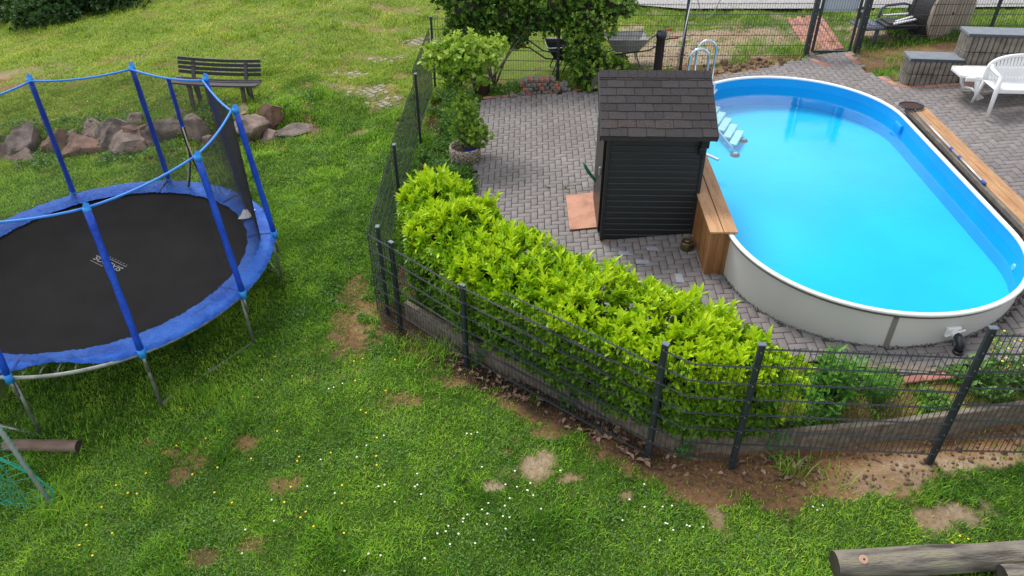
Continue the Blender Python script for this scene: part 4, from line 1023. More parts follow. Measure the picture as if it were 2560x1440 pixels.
def boulder(sx_, sy_, sz_, seed):
    bm = bmesh.new(); bmesh.ops.create_icosphere(bm, subdivisions=4, radius=1); rd = random.Random(seed*7+3)
    cuts = [(Vector((rd.uniform(-1, 1), rd.uniform(-1, 1), rd.uniform(-.5, 1))).normalized(), rd.uniform(.38, .74)) for _ in range(14)]
    off = Vector((seed*3.1, seed*1.7, 0))
    for v in bm.verts:
        for n_, d_ in cuts:
            k = v.co.dot(n_)-d_
            if k > 0: v.co -= n_*k*.94
        f_ = mnoise.fractal(v.co*1.6+off, 1., 2., 5)*.19; v.co *= 1+f_
        v.co = Vector((v.co.x*sx_*.62, v.co.y*sy_*.62, v.co.z*sz_*.62))
    me = bpy.data.meshes.new('boulder'); bm.to_mesh(me); bm.free()
    me.polygons.foreach_set('use_smooth', np.ones(len(me.polygons), bool))
    try: me.set_sharp_from_angle(angle=R(16))
    except Exception: pass
    return me
for i, (x, y, w_, h_, k, lab) in enumerate(ROCKS):
    me = boulder(w_*1.75, w_*1.25, h_*1.5, i+1); me.materials.append((M_rock, M_rockred, M_rockdark)[k])
    o = bpy.data.objects.new('boulder', me); C.objects.link(o)
    zz = pz(x, y)+(.0, .12)[1 if i in (0, 1, 2, 4, 5, 7, 16) else 0]+(.26 if i in (3, 8, 9, 21) else 0)
    o.location = (x, y, zz+h_*.18); o.rotation_euler = (random.uniform(-.15, .15), random.uniform(-.15, .15), random.uniform(-.5, .5))
    tag(o, lab, 'boulder', 'boulders in the low bank wall behind the trampoline')
# ================================================================== LOGS
def log(name, p, q, r_, mt, lab, knot=None):
    p = Vector(p); q = Vector(q); L_ = (q-p).length; d = (q-p).normalized()
    root = empty(name, (p+q)/2, 0, lab, 'log'); root.rotation_euler = d.to_track_quat('X', 'Z').to_euler()
    n_ = 28; k = 24; V = []; F = []
    for i in range(k+1):
        x = -L_/2+L_*i/k; rr = r_*(1-.03*math.sin(i*.7))*(.95 if i in (0, k) else 1)
        for j in range(n_):
            t = 2*math.pi*j/n_; rn = rr*(1+.02*mnoise.noise(Vector((x*2, math.cos(t)*2, math.sin(t)*2)))*2); V.append((x, rn*math.cos(t), rn*math.sin(t)))
    for i in range(k):
        for j in range(n_): F.append((i*n_+j, i*n_+(j+1) % n_, (i+1)*n_+(j+1) % n_, (i+1)*n_+j))
    o = mesh_np('trunk', V, F, mt, None, True); o.parent = root
    for sg in (-1, 1):
        V = [(sg*L_/2*1.0, 0, 0)]+[(sg*L_/2, r_*.95*math.cos(2*math.pi*j/n_), r_*.95*math.sin(2*math.pi*j/n_)) for j in range(n_)]
        F = [(0, 1+j, 1+(j+1) % n_) if sg > 0 else (0, 1+(j+1) % n_, 1+j) for j in range(n_)]
        o = mesh_np('cut_end', V, F, M_logend); o.parent = root
    if knot:
        x, t = knot; nrm = Vector((0, math.cos(t), math.sin(t))); c_ = Vector((x, 0, 0))+nrm*(r_*1.012)
        m = MB(); m.lathe([(0, .002), (.032, .001), (.038, -.004)], c_, 20, M=nrm.to_track_quat('Z', 'X').to_matrix()); o = m.build('knot', mat('fresh_knot', (.42, .25, .17), .7)); o.parent = root
        m = MB(); m.lathe([(0, .0), (.009, .0)], c_+nrm*.0035, 12, M=nrm.to_track_quat('Z', 'X').to_matrix()); o = m.build('knot_hole', M_core); o.parent = root
    return root
lz = gz(3.2, 3.85)
log('log', (2.66, 3.72, lz+.15), (5.2, 3.74, lz+.32), .116, M_log, 'thick weathered grey log with yellow lichen at the bottom right', knot=(-1.07, 1.9))
log('log', (3.90, 3.52, gz(4, 3.4)+.13), (5.3, 3.46, gz(5, 3.4)+.20), .11, M_log, 'second grey log entering the bottom right corner in front of the thick one')
log('log', (-5.75, 5.92, gz(-5.6, 5.9)+.05), (-4.86, 5.84, gz(-4.86, 5.84)+.055), .072, M_logsm, 'short brown log half sunk in grass in front of the trampoline')
# ================================================================== GOAL WITH GREEN NET
gl = empty('ball_goal', (-4.75, 5.02, gz(-4.75, 5.02)), 0, 'grey goal post with torn green net at the left edge of the lawn', 'goal')
g0 = Vector((-4.76, 5.04, gz(-4.76, 5.04)-.03)); g1 = Vector((-5.13, 5.30, .42+g0.z+.62))
m = MB(); m.tube([g0, g0.lerp(g1, 1.35)], .022, 12); pchild(m.build('goal_post', mat('grey_painted_tube', (.22, .22, .21), .5, (.30, .30, .29), 12), None, True), gl)
m = MB(); pts = []
for i in range(600):
    t = i/600; c_ = g0.lerp(g1, .02+1.3*t); a = t*2*math.pi*22; pts.append(c_+Vector((math.cos(a)*.026, math.sin(a)*.026, .01*math.sin(a))))
m.tube(pts[::1], .0028, 4); pchild(m.build('net_lashing', M_greennet, None, True), gl)
P = []; Q = []; gr = {}
nu, nv = 30, 18
for i in range(nu+1):
    for j in range(nv+1):
        u = i/nu; v_ = j/nv
        top = g0.lerp(g1, .12+1.2*v_)
        back = Vector((-.15-1.3*u, -.05+.25*u, 0)); s_ = .30*math.sin(math.pi*min(1, u*1.3))*(1-v_*.3)
        p = top+back*(1-.15*v_)+Vector((0, 0, -s_-.25*u)); p.x += random.uniform(-.02, .02); p.y += random.uniform(-.02, .02)
        if u < .02: p = top.copy()
        p.z = max(p.z, gz(p.x, p.y)+.03+random.random()*.03); gr[i, j] = p
for i in range(nu+1):
    for j in range(nv+1):
        if i < nu and (i+j) % 1 == 0 and random.random() > .06: P.append(gr[i, j]); Q.append(gr[i+1, j])
        if j < nv and random.random() > .06: P.append(gr[i, j]); Q.append(gr[i, j+1])
V, F = prisms(np.array([tuple(p) for p in P]), np.array([tuple(q) for q in Q]), .0028, 4); pchild(mesh_np('net', V, F, M_greennet), gl)
m = MB(); pts = [g0+Vector((.0, .0, .09)), g0+Vector((-.03, .10, .18)), g0+Vector((-.16, .17, .30)), g0+Vector((-.34, .2, .44)), g0+Vector((-.6, .22, .62))]
for k in range(4): m.tube([p+Vector((random.uniform(-.02, .02), random.uniform(-.02, .02), random.uniform(-.01, .02))) for p in pts], .005, 5)
pchild(m.build('net_hem', M_greennet, None, True), gl)
# ================================================================== RIGHT BACK: BLOCK WALL, WHITE FURNITURE, REEL
def blockwall(x0, x1, y0, dy, h, lab, slabs):
    # ribbed blocks, two courses
    z0 = pz(x0, y0)-.02; root = empty('block_wall', (x0, y0, z0), R(-6), lab, 'wall'); L_ = x1-x0
    nb = max(1, round(L_/.5)); bw = L_/nb; rows = max(1, round(h/.27)); rh = h/rows
    for r_ in range(rows):
        for i in range(nb):
            m = MB(); n_ = 5
            for k in range(n_):
                cx_ = i*bw+(k+.5)*bw/n_; m.box((cx_, .03, (r_+.5)*rh), (bw/n_-.012, .07+random.uniform(-.006, .006), rh-.006), bev=.012)
            m.box(((i+.5)*bw, dy/2+.02, (r_+.5)*rh), (bw-.01, dy-.05, rh-.004), bev=.005)
            if i == 0:
                for k in range(3): m.box((.02, .06+(k+.5)*(dy-.08)/3, (r_+.5)*rh), (.05, (dy-.08)/3-.012, rh-.006), bev=.012)
            o = m.build('block', M_palis); o.parent = root
    ns_ = slabs; sw = (L_+.03)/ns_
    for i in range(ns_):
        m = MB(); m.box((-.02+(i+.5)*sw, dy/2, h+.025), (sw-.006, dy+.04, .05), bev=.004); o = m.build('cover_slab', M_slab); o.parent = root
        m = MB(); m.box((-.02+(i+.5)*sw, -.024, h+.024), (sw-.008, .006, .044)); q2 = m.build('slab_edge', M_slabedge); q2.parent = o
    return root
blockwall(6.95, 7.83, 12.98, .36, .48, 'lower stepped block wall with grey slab top beside the yard corner', 2)
blockwall(7.80, 9.6, 12.95, .38, .82, 'higher block wall with grey slab top behind the white furniture', 3)
# cable reel
rl = empty('cable_reel', (8.25, 14.95, 1.0), 0, 'large wooden cable reel standing on edge behind the fence', 'cable reel')
axd = Vector((.42, -.90, .0)).normalized(); Mr = axd.to_track_quat('Z', 'Y').to_matrix(); cz = pz(8.3, 14.9)+.60; cR = .61
cc = Vector((8.42, 14.72, cz))-axd*0
cz = pz(8.62, 15.1)+.43; cc = Vector((8.62, 15.10, cz))
m = MB(); m.lathe([(0, .0), (cR, .0), (cR, -.05), (0, -.05)], cc+axd*.0, 64, M=Mr); pchild(m.build('front_flange', M_drum), rl)
m = MB()
for k in range(-5, 6):                                  # board joints
    u = k*.108; h_ = math.sqrt(max(0, cR*cR-u*u))-.01
    a_ = cc+Mr @ Vector((u, -h_, .002)); b_ = cc+Mr @ Vector((u, h_, .002)); m.bar(a_, b_, .004, .004, up=axd)
pchild(m.build('board_joint', mat('dark_joint', (.12, .09, .07), .9)), rl)
m = MB(); m.lathe([(0, .004), (.03, .004)], cc, 16, M=Mr); pchild(m.build('axle_hole', M_core), rl)
m = MB(); m.lathe([(cR+.0, -.05), (cR*.98, -.055), (cR*.97, -.45), (cR, -.46), (cR, -.51), (0, -.51)], cc, 48, M=Mr); pchild(m.build('wound_core', M_drumside, None, False), rl)
# stacked blue-grey loungers and chairs behind the gate
jk = empty('plastic_lounger', (7.3, 15.3, .9), R(8), 'folded blue-grey plastic lounger on the grass behind the gate', 'lounger')
m = MB(); m.box((.30, 0, .34), (1.5, .60, .05), bev=.02)
for k in range(7): m.box((-.32+k*.2, 0, .368), (.15, .5, .012))
sc(m, 'lying_surface', M_darkplast, False, jk)
for (x, y) in ((-.15, -.24), (-.15, .24), (.8, -.24), (.8, .24)):
    m = MB(); m.bar((x, y, -.02), (x+.03, y, .33), .07, .05, up=(1, 0, 0)); sc(m, 'leg', M_darkplast, False, jk)
ch = empty('plastic_chair', (7.62, 15.2, 1.3), R(5), 'dark plastic chair seat with two white slats stacked on the lounger', 'chair')
m = MB(); m.box((0, 0, .0), (.62, .48, .06), bev=.02); m.box((0, 0, .04), (.50, .36, .03)); sc(m, 'seat', M_tarp, False, ch)
m = MB(); m.tube([(-.28, .2, .05), (-.25, .24, .22), (-.15, .26, .27), (.2, .26, .30), (.34, .26, .27), (.36, .25, .05)], .028, 8); sc(m, 'armrest', M_darkplast, True, ch)
for (a_, b_) in (((-.24, .12, .12), (.30, .13, .14)), ((-.12, -.16, .08), (.34, .02, .12)), ((-.2, -.24, .06), (.3, -.12, .10))):
    m = MB(); m.bar(a_, b_, .05, .03, bev=.006); sc(m, 'white_slat', M_white, False, ch)
# white plastic garden bench: back to the camera side is open, seen from front
wb = empty('white_bench', (8.16, 11.62, pz(8.1, 11.6)+.024), R(-4), 'white moulded plastic garden bench with fanned slats at the right edge', 'bench')
Wb = 1.15
m = MB(); m.box((0, -.02, .42), (Wb, .46, .035), bev=.015); m.box((0, -.245, .40), (Wb, .03, .07), bev=.01); sc(m, 'seat', M_white, False, wb)
for sg in (-1, 1):
    m = MB(); m.tube([(sg*(Wb/2-.01), -.30, .0), (sg*(Wb/2-.03), -.25, .40), (sg*(Wb/2-.04), -.22, .62)], [.028, .036, .034], 10); sc(m, 'leg', M_white, True, wb)
    m = MB(); m.tube([(sg*(Wb/2-.02), .30, .0), (sg*(Wb/2-.05), .20, .44)], [.022, .032], 10); sc(m, 'leg', M_white, True, wb)
    m = MB(); m.tube([(sg*(Wb/2-.04), -.24, .60), (sg*(Wb/2-.02), -.08, .63), (sg*(Wb/2-.03), .1, .64), (sg*(Wb/2-.08), .2, .66)], .030, 10); sc(m, 'armrest', M_white, True, wb)
# curved back: outline arch with slots
V = []; F = []; m = MB()
na = 24; pts = []
for k in range(na+1):
    t = math.pi*k/na; x = -Wb/2*.97*math.cos(t); z = .50+.32*math.sin(t)**.55; pts.append((x, .19+.11*(z-.44), z))
m.tube([(-Wb/2*.95, .18, .44)]+pts+[(Wb/2*.95, .18, .44)], .030, 10); fr_ = sc(m, 'back_frame', M_white, True, wb)
m = MB(); zq = .44
nx_ = 21
for k in range(nx_):
    x = -Wb/2*.88+k*(Wb*.88)/(nx_-1); ht = .50+.30*max(0, 1-(x/(Wb/2*.97))**2)**.28
    m.bar((x, .195, .60), (x*1.04, .195+.10*(ht-.44), ht), .038, .012, up=(0, 1, 0))
    m.bar((x, .18, .44), (x, .187, .50), .034, .012, up=(0, 1, 0))
m.box((0, .190, .55), (Wb*.93, .016, .13)); sc(m, 'back_slats', M_white, False, wb)
# white lounger behind
wl = empty('white_lounger', (8.22, 12.22, pz(8.2, 12.2)+.024), R(-3), 'white plastic sun lounger in front of the block wall', 'lounger')
def lz_(x): return .33+.03*math.cos(x*2)
m = MB(); V = []; xs = np.linspace(-.85, .9, 15); top = []
for x in xs:
    hw = .30 if x > -.6 else .30-.5*((-.6-x))
    top.append((x, hw))
for i in range(14):
    x0_, h0 = top[i]; x1_, h1 = top[i+1]; g_ = .012 if 2 < i else 0
    z0_, z1_ = .36-.03*(i < 2), .36
    m.add([(x0_+g_, -h0, .35), (x1_, -h1, .35), (x1_, h1, .35), (x0_+g_, h0, .35), (x0_+g_, -h0, .385), (x1_, -h1, .385), (x1_, h1, .385), (x0_+g_, h0, .385)], [(0, 3, 2, 1), (4, 5, 6, 7), (0, 1, 5, 4), (1, 2, 6, 5), (2, 3, 7, 6), (3, 0, 4, 7)])
for sg in (-1, 1): m.bar((-.80, sg*.27, .35), (.9, sg*.30, .35), .035, .07, bev=.01)
sc(m, 'lying_surface', M_white, False, wl)
for x in (-.52, .55):
    m = MB(); m.tube([(x-.08, -.27, .33), (x-.02, -.28, .10), (x+.02, -.27, .02), (x+.14, -.2, .015), (x+.14, .2, .015), (x+.02, .27, .02), (x-.02, .28, .10), (x-.08, .27, .33)], [.045, .035, .026, .022, .022, .026, .035, .045], 10); sc(m, 'leg', M_white, True, wl)
m = MB(); m.bar((-.5, -.2, .27), (.55, -.2, .27), .03, .02); sc(m, 'brace', M_white, False, wl)
# ================================================================== WHEELBARROWS, POTS, BRICKS
def barrow(loc, rz, lab, tray, inv=False):
    r_ = empty('wheelbarrow', loc, rz, lab, 'wheelbarrow', 'wheelbarrows parked behind the back fence')
    m = MB()
    def loop(s_, z, x0, x1, y_): return [(x0, -y_, z), (x0, y_, z), (x1, y_*.85, z), (x1, -y_*.85, z)]
    A = loop(1, .58, -.42, .42, .31); B = loop(1, .30, -.24, .22, .17); A2 = loop(1, .585, -.44, .44, .33)
    m.add(A+B, [(0, 1, 5, 4), (1, 2, 6, 5), (2, 3, 7, 6), (3, 0, 4, 7), (4, 5, 6, 7)])
    o = sc(m, 'tray', tray, False, r_)
    m = MB(); m.tube([Vector(p) for p in [(-.42, -.31, .585), (-.42, .31, .585), (.42, .265, .585), (.42, -.265, .585)]], .014, 6, closed=True); sc(m, 'tray_rim', M_galv if tray is M_tray else M_white, False, r_)
    for sg in (-1, 1):
        m = MB(); m.tube([(-.95, sg*.27, .62), (-.78, sg*.27, .60), (-.45, sg*.24, .36), (.1, sg*.15, .27), (.62, sg*.06, .19)], .016, 8); sc(m, 'handle', M_greentube, True, r_)
        m = MB(); m.tube([(-1.0, sg*.27, .62), (-.86, sg*.27, .61)], .021, 8); sc(m, 'grip', M_redgrip, True, r_)
        m = MB(); m.tube([(-.20, sg*.2, .30), (-.30, sg*.24, .02), (-.12, sg*.24, .0), (.02, sg*.17, .28)], .014, 8); sc(m, 'stand', M_greentube, True, r_)
    m = MB(); m.lathe([(.06, -.035), (.17, -.045), (.20, -.02), (.20, .02), (.17, .045), (.06, .035)], (.62, 0, .19), 24, M=Matrix.Rotation(R(90), 3, 'X')); w_ = sc(m, 'wheel', M_pipe, True, r_)
    m = MB(); m.lathe([(0, -.03), (.07, -.03), (.07, .03), (0, .03)], (.62, 0, .19), 16, M=Matrix.Rotation(R(90), 3, 'X')); o = m.build('rim', M_redgrip); o.parent = w_
    return r_
barrow((1.12, 15.42, pz(1.1, 15.4)), R(4), 'dark wheelbarrow with green handles behind the fence, half hidden by the climber', M_tarp)
barrow((2.32, 15.45, pz(2.3, 15.4)), R(182), 'grey wheelbarrow with red grips behind the black pipe', M_tray)
def pot(name, loc, r0, r1, h, mt, lab, cat='pot', soil=.85, n=30):
    r_ = empty(name, loc, 0, lab, cat)
    m = MB(); m.lathe([(0, 0), (r0, 0), (r1, h*.93), (r1*1.07, h*.94), (r1*1.07, h), (r1*.95, h), (r1*.93, h*.9), (r1*.85, h*.75), (0, h*.75)], n=n); sc(m, 'pot_body', mt, True, r_)
    m = MB(); m.lathe([(0, h*soil+.01), (r1*.9, h*soil)], n=n); sc(m, 'soil', M_soil, True, r_)
    return r_
pot('flower_pot', (-.60, 14.62, gz(-.6, 14.6)), .13, .19, .36, M_pot, 'dark brown plastic flower pot in the weeds at the paving corner')
pot('flower_pot', (2.18, 15.15, pz(2.18, 15.1)), .11, .16, .28, M_terracotta, 'red-brown pot behind the climber below the grey wheelbarrow')
plx, ply = -.80, 11.86
pl = empty('concrete_planter', (plx, ply, pz(plx, ply)+.0), 0, 'round washed-concrete planter at the left edge of the paving', 'planter')
m = MB(); m.lathe([(0, 0), (.24, 0), (.265, .03), (.27, .24), (.262, .27), (.245, .28), (.23, .27), (.225, .20), (0, .20)], n=40); sc(m, 'planter_body', M_agg, True, pl)
m = MB(); m.lathe([(0, .215), (.226, .205)], n=40); sc(m, 'soil', M_soil, True, pl)
m = MB(); m.box((plx+.10, ply-.09, pz(plx, ply)+.235), (.22, .08, .012), rz=.4, bev=.004); m.box((plx+.05, ply-.13, pz(plx, ply)+.24), (.10, .05, .012), rz=-.3)
tag(m.build('plastic_scrap', M_bluefilm), 'dark blue plastic scrap lying inside the concrete planter', 'scrap')
# paving bricks pile
bk = None; cnt = 0
def brick(loc, red, rot, where=None):
    global bk
    m = MB(); m.box((0, 0, 0), (.094, .2, .070), bev=.008); o = m.build('paving_brick', M_redbrick if red else M_greybrick); o.location = loc; o.rotation_euler = rot
    tag(o, ('red' if red else 'grey')+' paving brick, '+(where or 'in the low stack behind the paving'), 'brick', 'bricks stacked at the back edge of the paving'); return o
rb = [[0, 1, 0, 0, 0, 1, 0], [1, 0, 0, 1, 0, 0, 1, 0], [1, 0, 0, 1, 0, 0, 1, 0], [0, 1, 0, 1, 1, 0, 0]]
for r_, row in enumerate(rb):
    for i, c_ in enumerate(row):
        x = .22+i*.108+random.uniform(-.010, .010)+(.045 if r_ % 2 else 0); y = 14.42+random.uniform(-.035, .035)-.03*i*.4+.02*r_
        drop = max(0, (i-4))*.012*r_
        if r_ == 3 and i > 5: continue
        brick((x, y, pz(x, y)+.045+r_*.079-drop), c_, (0, random.uniform(-.04, .04)+(.12 if i > 5 else 0), random.uniform(-.06, .06)), ('first', 'second', 'third', 'fourth', 'fifth', 'sixth', 'seventh', 'eighth')[i]+' from the left in the '+('bottom', 'second', 'third', 'top')[r_]+' row of the stack')
brick((.02, 14.36, pz(0, 14.4)+.045), 0, (0, .35, .3), 'lying tilted in the weeds left of the stack'); brick((1.12, 14.36, pz(1.1, 14.4)+.05), 0, (0, .2, -.2), 'leaning at the low right end of the stack'); brick((1.05, 14.38, pz(1.1, 14.4)+.14), 0, (0, .25, -.1), 'lying on top of the right end of the stack')
# ================================================================== FOLIAGE
def leaves(P, D, U, ln, wd, v, fold=.25, curl=.15):
    """P base points, D leaf direction, U approx. normal; returns V,F(quads),attr"""
    n = len(P); D = D/np.linalg.norm(D, axis=1, keepdims=True)
    Sd = np.cross(D, U); Sd /= (np.linalg.norm(Sd, axis=1, keepdims=True)+1e-9); Nn = np.cross(Sd, D)
    ln = np.broadcast_to(ln, n)[:, None]; wd = np.broadcast_to(wd, n)[:, None]
    def pt(t, s, h): return P+D*ln*t+Sd*wd*s+Nn*(h*wd-curl*ln*t*t)
    V = np.stack([pt(0, 0, 0), pt(.40, .5, fold), pt(.45, 0, 0), pt(.40, -.5, fold), pt(.78, .33, fold*.7), pt(1.0, 0, 0), pt(.78, -.33, fold*.7)], 1).reshape(-1, 3)
    b = np.arange(n)*7
    F = np.concatenate([np.stack([b, b+2, b+1, b+1], 1)[:, :3], np.stack([b, b+3, b+2], 1)])
    T3 = [F, np.stack([b+1, b+2, b+5], 1), np.stack([b+1, b+5, b+4], 1), np.stack([b+2, b+3, b+5], 1), np.stack([b+3, b+6, b+5], 1)]
    return V, np.concatenate(T3), np.repeat(v, 7)
def foliage(name, parts, mt, parent=None):
    V = []; F = []; A = []; b = 0
    for v, f, a in parts: V.append(v); F.append(f+b); A.append(a); b += len(v)
    V = np.concatenate(V)
    o = mesh_np(name, V, np.concatenate(F), mt, None, True, {'v': np.concatenate(A)})
    if parent is not None: o.parent = parent; o.matrix_parent_inverse = parent.matrix_basis.inverted()
    return o
def rosettes(C_, A_, k, ln, wd, v, spread=.8, jit=.25, stem=.06, up=.5):
    """C_ shoot bases, A_ shoot axes; k leaves each"""
    n = len(C_); A_ = A_/np.linalg.norm(A_, axis=1, keepdims=True)
    a = np.where(np.abs(A_[:, 2:3]) < .9, np.array([[0, 0, 1.]]), np.array([[1., 0, 0]])); u = np.cross(A_, a); u /= np.linalg.norm(u, axis=1, keepdims=True); w_ = np.cross(A_, u)
    out = []; ph = rng.random(n)*6.28
    for i in range(k):
        t = ph+i*2.4; s_ = spread*(1-.45*i/k)+rng.normal(0, .12, n)
        rad = u*np.cos(t)[:, None]+w_*np.sin(t)[:, None]
        D = A_+rad*np.clip(s_, .15, 3)[:, None]+rng.normal(0, jit*.5, (n, 3))
        Nn = A_-rad*.6+rng.normal(0, jit, (n, 3))
        P = C_+A_*(stem*i/k)
        out.append(leaves(P, D, Nn, ln*rng.uniform(.7, 1.15, n), wd*rng.uniform(.8, 1.15, n), np.clip(v+rng.normal(0, .12, n), 0, 1)))
    return out
# ---- laurel hedge
HC = np.array([(-1.18, 9.95), (-1.02, 8.95), (-.62, 8.0), (.25, 7.08), (1.05, 6.35), (1.75, 5.80), (2.35, 5.52), (2.62, 5.46)])
HWi = np.array([.30, .46, .52, .54, .52, .46, .36, .22]); HH = np.array([.78, .98, .98, .95, .93, .90, .84, .66])
cum = np.concatenate([[0], np.cumsum(np.linalg.norm(np.diff(HC, axis=0), axis=1))])
def hedge_at(s):
    x = np.interp(s, cum, HC[:, 0]); y = np.interp(s, cum, HC[:, 1]); dx = np.interp(s+.05, cum, HC[:, 0])-np.interp(s-.05, cum, HC[:, 0]); dy = np.interp(s+.05, cum, HC[:, 1])-np.interp(s-.05, cum, HC[:, 1])
    l_ = np.hypot(dx, dy)+1e-9; return x, y, dx/l_, dy/l_, np.interp(s, cum, HWi), np.interp(s, cum, HH)
hedge = empty('laurel_hedge', (.25, 7.08, pz(.25, 7.08)), 0, 'bright green cherry laurel hedge growing behind the curved mesh fence', 'hedge')
def hedge_pts(n, surf='top'):
    s = rng.random(n)*(cum[-1]); x, y, dx, dy, hw, hh = hedge_at(s); end = np.minimum(smooth(0, .35, s), smooth(cum[-1], cum[-1]-.3, s)*.999+.001)
    hw = hw*(.55+.45*end); lump = (fbm(x*1., y, 2.4, 3)-.5)
    if surf == 'top':
        u = rng.uniform(-1, 1, n); z = hh*(1-.16*np.abs(u)**3)+lump*.42; o = u*hw*(1+lump*.5)
        N_ = np.stack([dy*u*.6, -dx*u*.6, np.full(n, 1.)], 1)
    else:
        sg = np.where(rng.random(n) < .72, 1., -1.); v_ = rng.random(n)**.8; z = .06+v_*(hh-.06); o = sg*hw*(.86+.12*np.sin(v_*3.1)+lump*.5)
        N_ = np.stack([dy*sg, -dx*sg, np.full(n, .25+.35*rng.random(n))], 1)
    X = x+dy*o; Y = y-dx*o
    return np.stack([X, Y, plane(X, Y)+z], 1), N_, lump
c1, n1, l1 = hedge_pts(3100, 'top'); n1 = n1+rng.normal(0, .36, n1.shape); c1[:, 2] += rng.normal(0, .035, len(c1)); kk_ = fbm(c1[:, 0], c1[:, 1], 7, 2)+rng.normal(0, .05, len(c1)) > .36; c1, n1, l1 = c1[kk_], n1[kk_], l1[kk_]
c2, n2, l2 = hedge_pts(2900, 'side'); n2 = n2+rng.normal(0, .35, n2.shape)
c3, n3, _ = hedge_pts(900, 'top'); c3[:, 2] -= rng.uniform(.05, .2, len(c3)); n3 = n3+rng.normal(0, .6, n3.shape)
c4, n4, _ = hedge_pts(140, 'top'); c4[:, 2] += .07; n4 = n4*np.array([1, 1, 1.6])+rng.normal(0, .25, n4.shape)
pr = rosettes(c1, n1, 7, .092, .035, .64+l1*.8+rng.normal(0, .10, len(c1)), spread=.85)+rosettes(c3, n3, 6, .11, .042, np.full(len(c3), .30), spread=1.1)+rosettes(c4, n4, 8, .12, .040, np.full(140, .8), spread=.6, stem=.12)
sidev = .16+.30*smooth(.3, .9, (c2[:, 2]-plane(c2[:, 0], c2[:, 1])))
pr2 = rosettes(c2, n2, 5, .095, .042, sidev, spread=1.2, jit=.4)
foliage('foliage', pr+pr2, M_laurel, hedge)
# end bushiness near the right end with yellowish leaves
c5 = np.stack([rng.uniform(2.35, 2.85, 130), rng.uniform(5.3, 5.75, 130), np.zeros(130)], 1); c5[:, 2] = plane(c5[:, 0], c5[:, 1])+rng.uniform(.1, .72, 130)
foliage('yellowing_foliage', rosettes(c5, rng.normal(0, .5, (130, 3))+np.array([.6, -.3, .5]), 6, .085, .034, np.full(130, .62), spread=1.0), M_laurel, hedge)
# dark woody inside
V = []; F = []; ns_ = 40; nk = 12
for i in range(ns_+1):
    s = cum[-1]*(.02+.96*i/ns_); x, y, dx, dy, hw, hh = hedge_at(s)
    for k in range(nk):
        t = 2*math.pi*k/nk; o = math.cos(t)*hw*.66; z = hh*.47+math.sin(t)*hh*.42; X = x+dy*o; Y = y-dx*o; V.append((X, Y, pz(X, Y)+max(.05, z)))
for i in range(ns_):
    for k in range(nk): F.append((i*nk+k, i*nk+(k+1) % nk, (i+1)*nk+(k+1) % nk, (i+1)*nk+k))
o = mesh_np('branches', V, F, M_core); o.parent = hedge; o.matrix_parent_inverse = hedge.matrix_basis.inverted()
# ---- generic leafy blobs
def blobleaves(blobs, dens, ln, wd, v0, k=5, shell=.55, up=.5, topb=.3, spread=1.):
    out = []
    for (x, y, z, rx, ry, rz_) in blobs:
        n = int(dens*(rx*ry+ry*rz_+rx*rz_)*4.2); d = rng.normal(0, 1, (n, 3)); d /= np.linalg.norm(d, axis=1, keepdims=True)
        r_ = shell+(1-shell)*rng.random(n)**.6; lump = 1+.32*(fbm(d[:, 0]*2+x*7, d[:, 1]*2+d[:, 2]*2.3+z*5, 1.5, 3)-.5)*2
        c_ = np.array([x, y, z])+d*np.array([rx, ry, rz_])*(r_*lump)[:, None]
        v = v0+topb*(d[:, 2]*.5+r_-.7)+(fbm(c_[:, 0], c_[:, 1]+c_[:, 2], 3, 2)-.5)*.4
        out += rosettes(c_, d+np.array([0, 0, up])+rng.normal(0, .4, d.shape), k, ln, wd, v, spread=spread)
    return out
def branchset(blobs, base, mt, name, parent, r0=.03, n=1):
    m = MB()
    for (x, y, z, rx, ry, rz_) in blobs:
        for q in range(n):
            e = Vector((x+random.uniform(-.6, .6)*rx, y+random.uniform(-.6, .6)*ry, z+random.uniform(-.3, .6)*rz_)); b = Vector(base); mid = b.lerp(e, .5)+Vector((random.uniform(-.1, .1), random.uniform(-.1, .1), .1))
            m.tube([b, b.lerp(mid, .5)+Vector((0, 0, .06)), mid, e], [r0, r0*.8, r0*.55, r0*.2], 6)
    o = m.build(name, mt, None, True); o.parent = parent; o.matrix_parent_inverse = parent.matrix_basis.inverted(); return o
# ---- standard hornbeam by the planter
tre = empty('standard_tree', (-.84, 12.18, pz(-.84, 12.18)), 0, 'small standard tree with flat light green crown beside the planter', 'tree')
m = MB(); tb = Vector((-.84, 12.18, pz(-.84, 12.18)-.05))
m.tube([tb, tb+Vector((.01, .02, .5)), tb+Vector((-.01, 0, 1.0)), tb+Vector((.0, .02, 1.45)), tb+Vector((-.02, 0, 1.8))], [.040, .034, .032, .030, .02], 10); pchild(m.build('trunk', M_bark, None, True), tre)
cz_ = tb.z+1.95; cz_ -= .27; crown = [(-.85, 12.2, cz_, .40, .40, .26), (-1.14, 12.2, cz_+.0, .28, .30, .24), (-.48, 12.2, cz_+.08, .32, .32, .26), (-.80, 12.0, cz_+.16, .30, .30, .18), (-.95, 12.1, cz_-.28, .24, .22, .18), (-.58, 12.15, cz_-.22, .20, .2, .2), (-.80, 12.5, cz_+.12, .34, .26, .2), (-1.28, 12.1, cz_+.18, .12, .14, .12), (-.24, 12.15, cz_+.26, .15, .15, .12), (-1.05, 12.1, cz_+.30, .10, .10, .12), (-.62, 12.05, cz_+.34, .12, .10, .14)]
foliage('crown', blobleaves(crown, 105, .085, .060, .58, 4, .15, .5, .5, 1.3), M_hornb, tre)
m = MB()
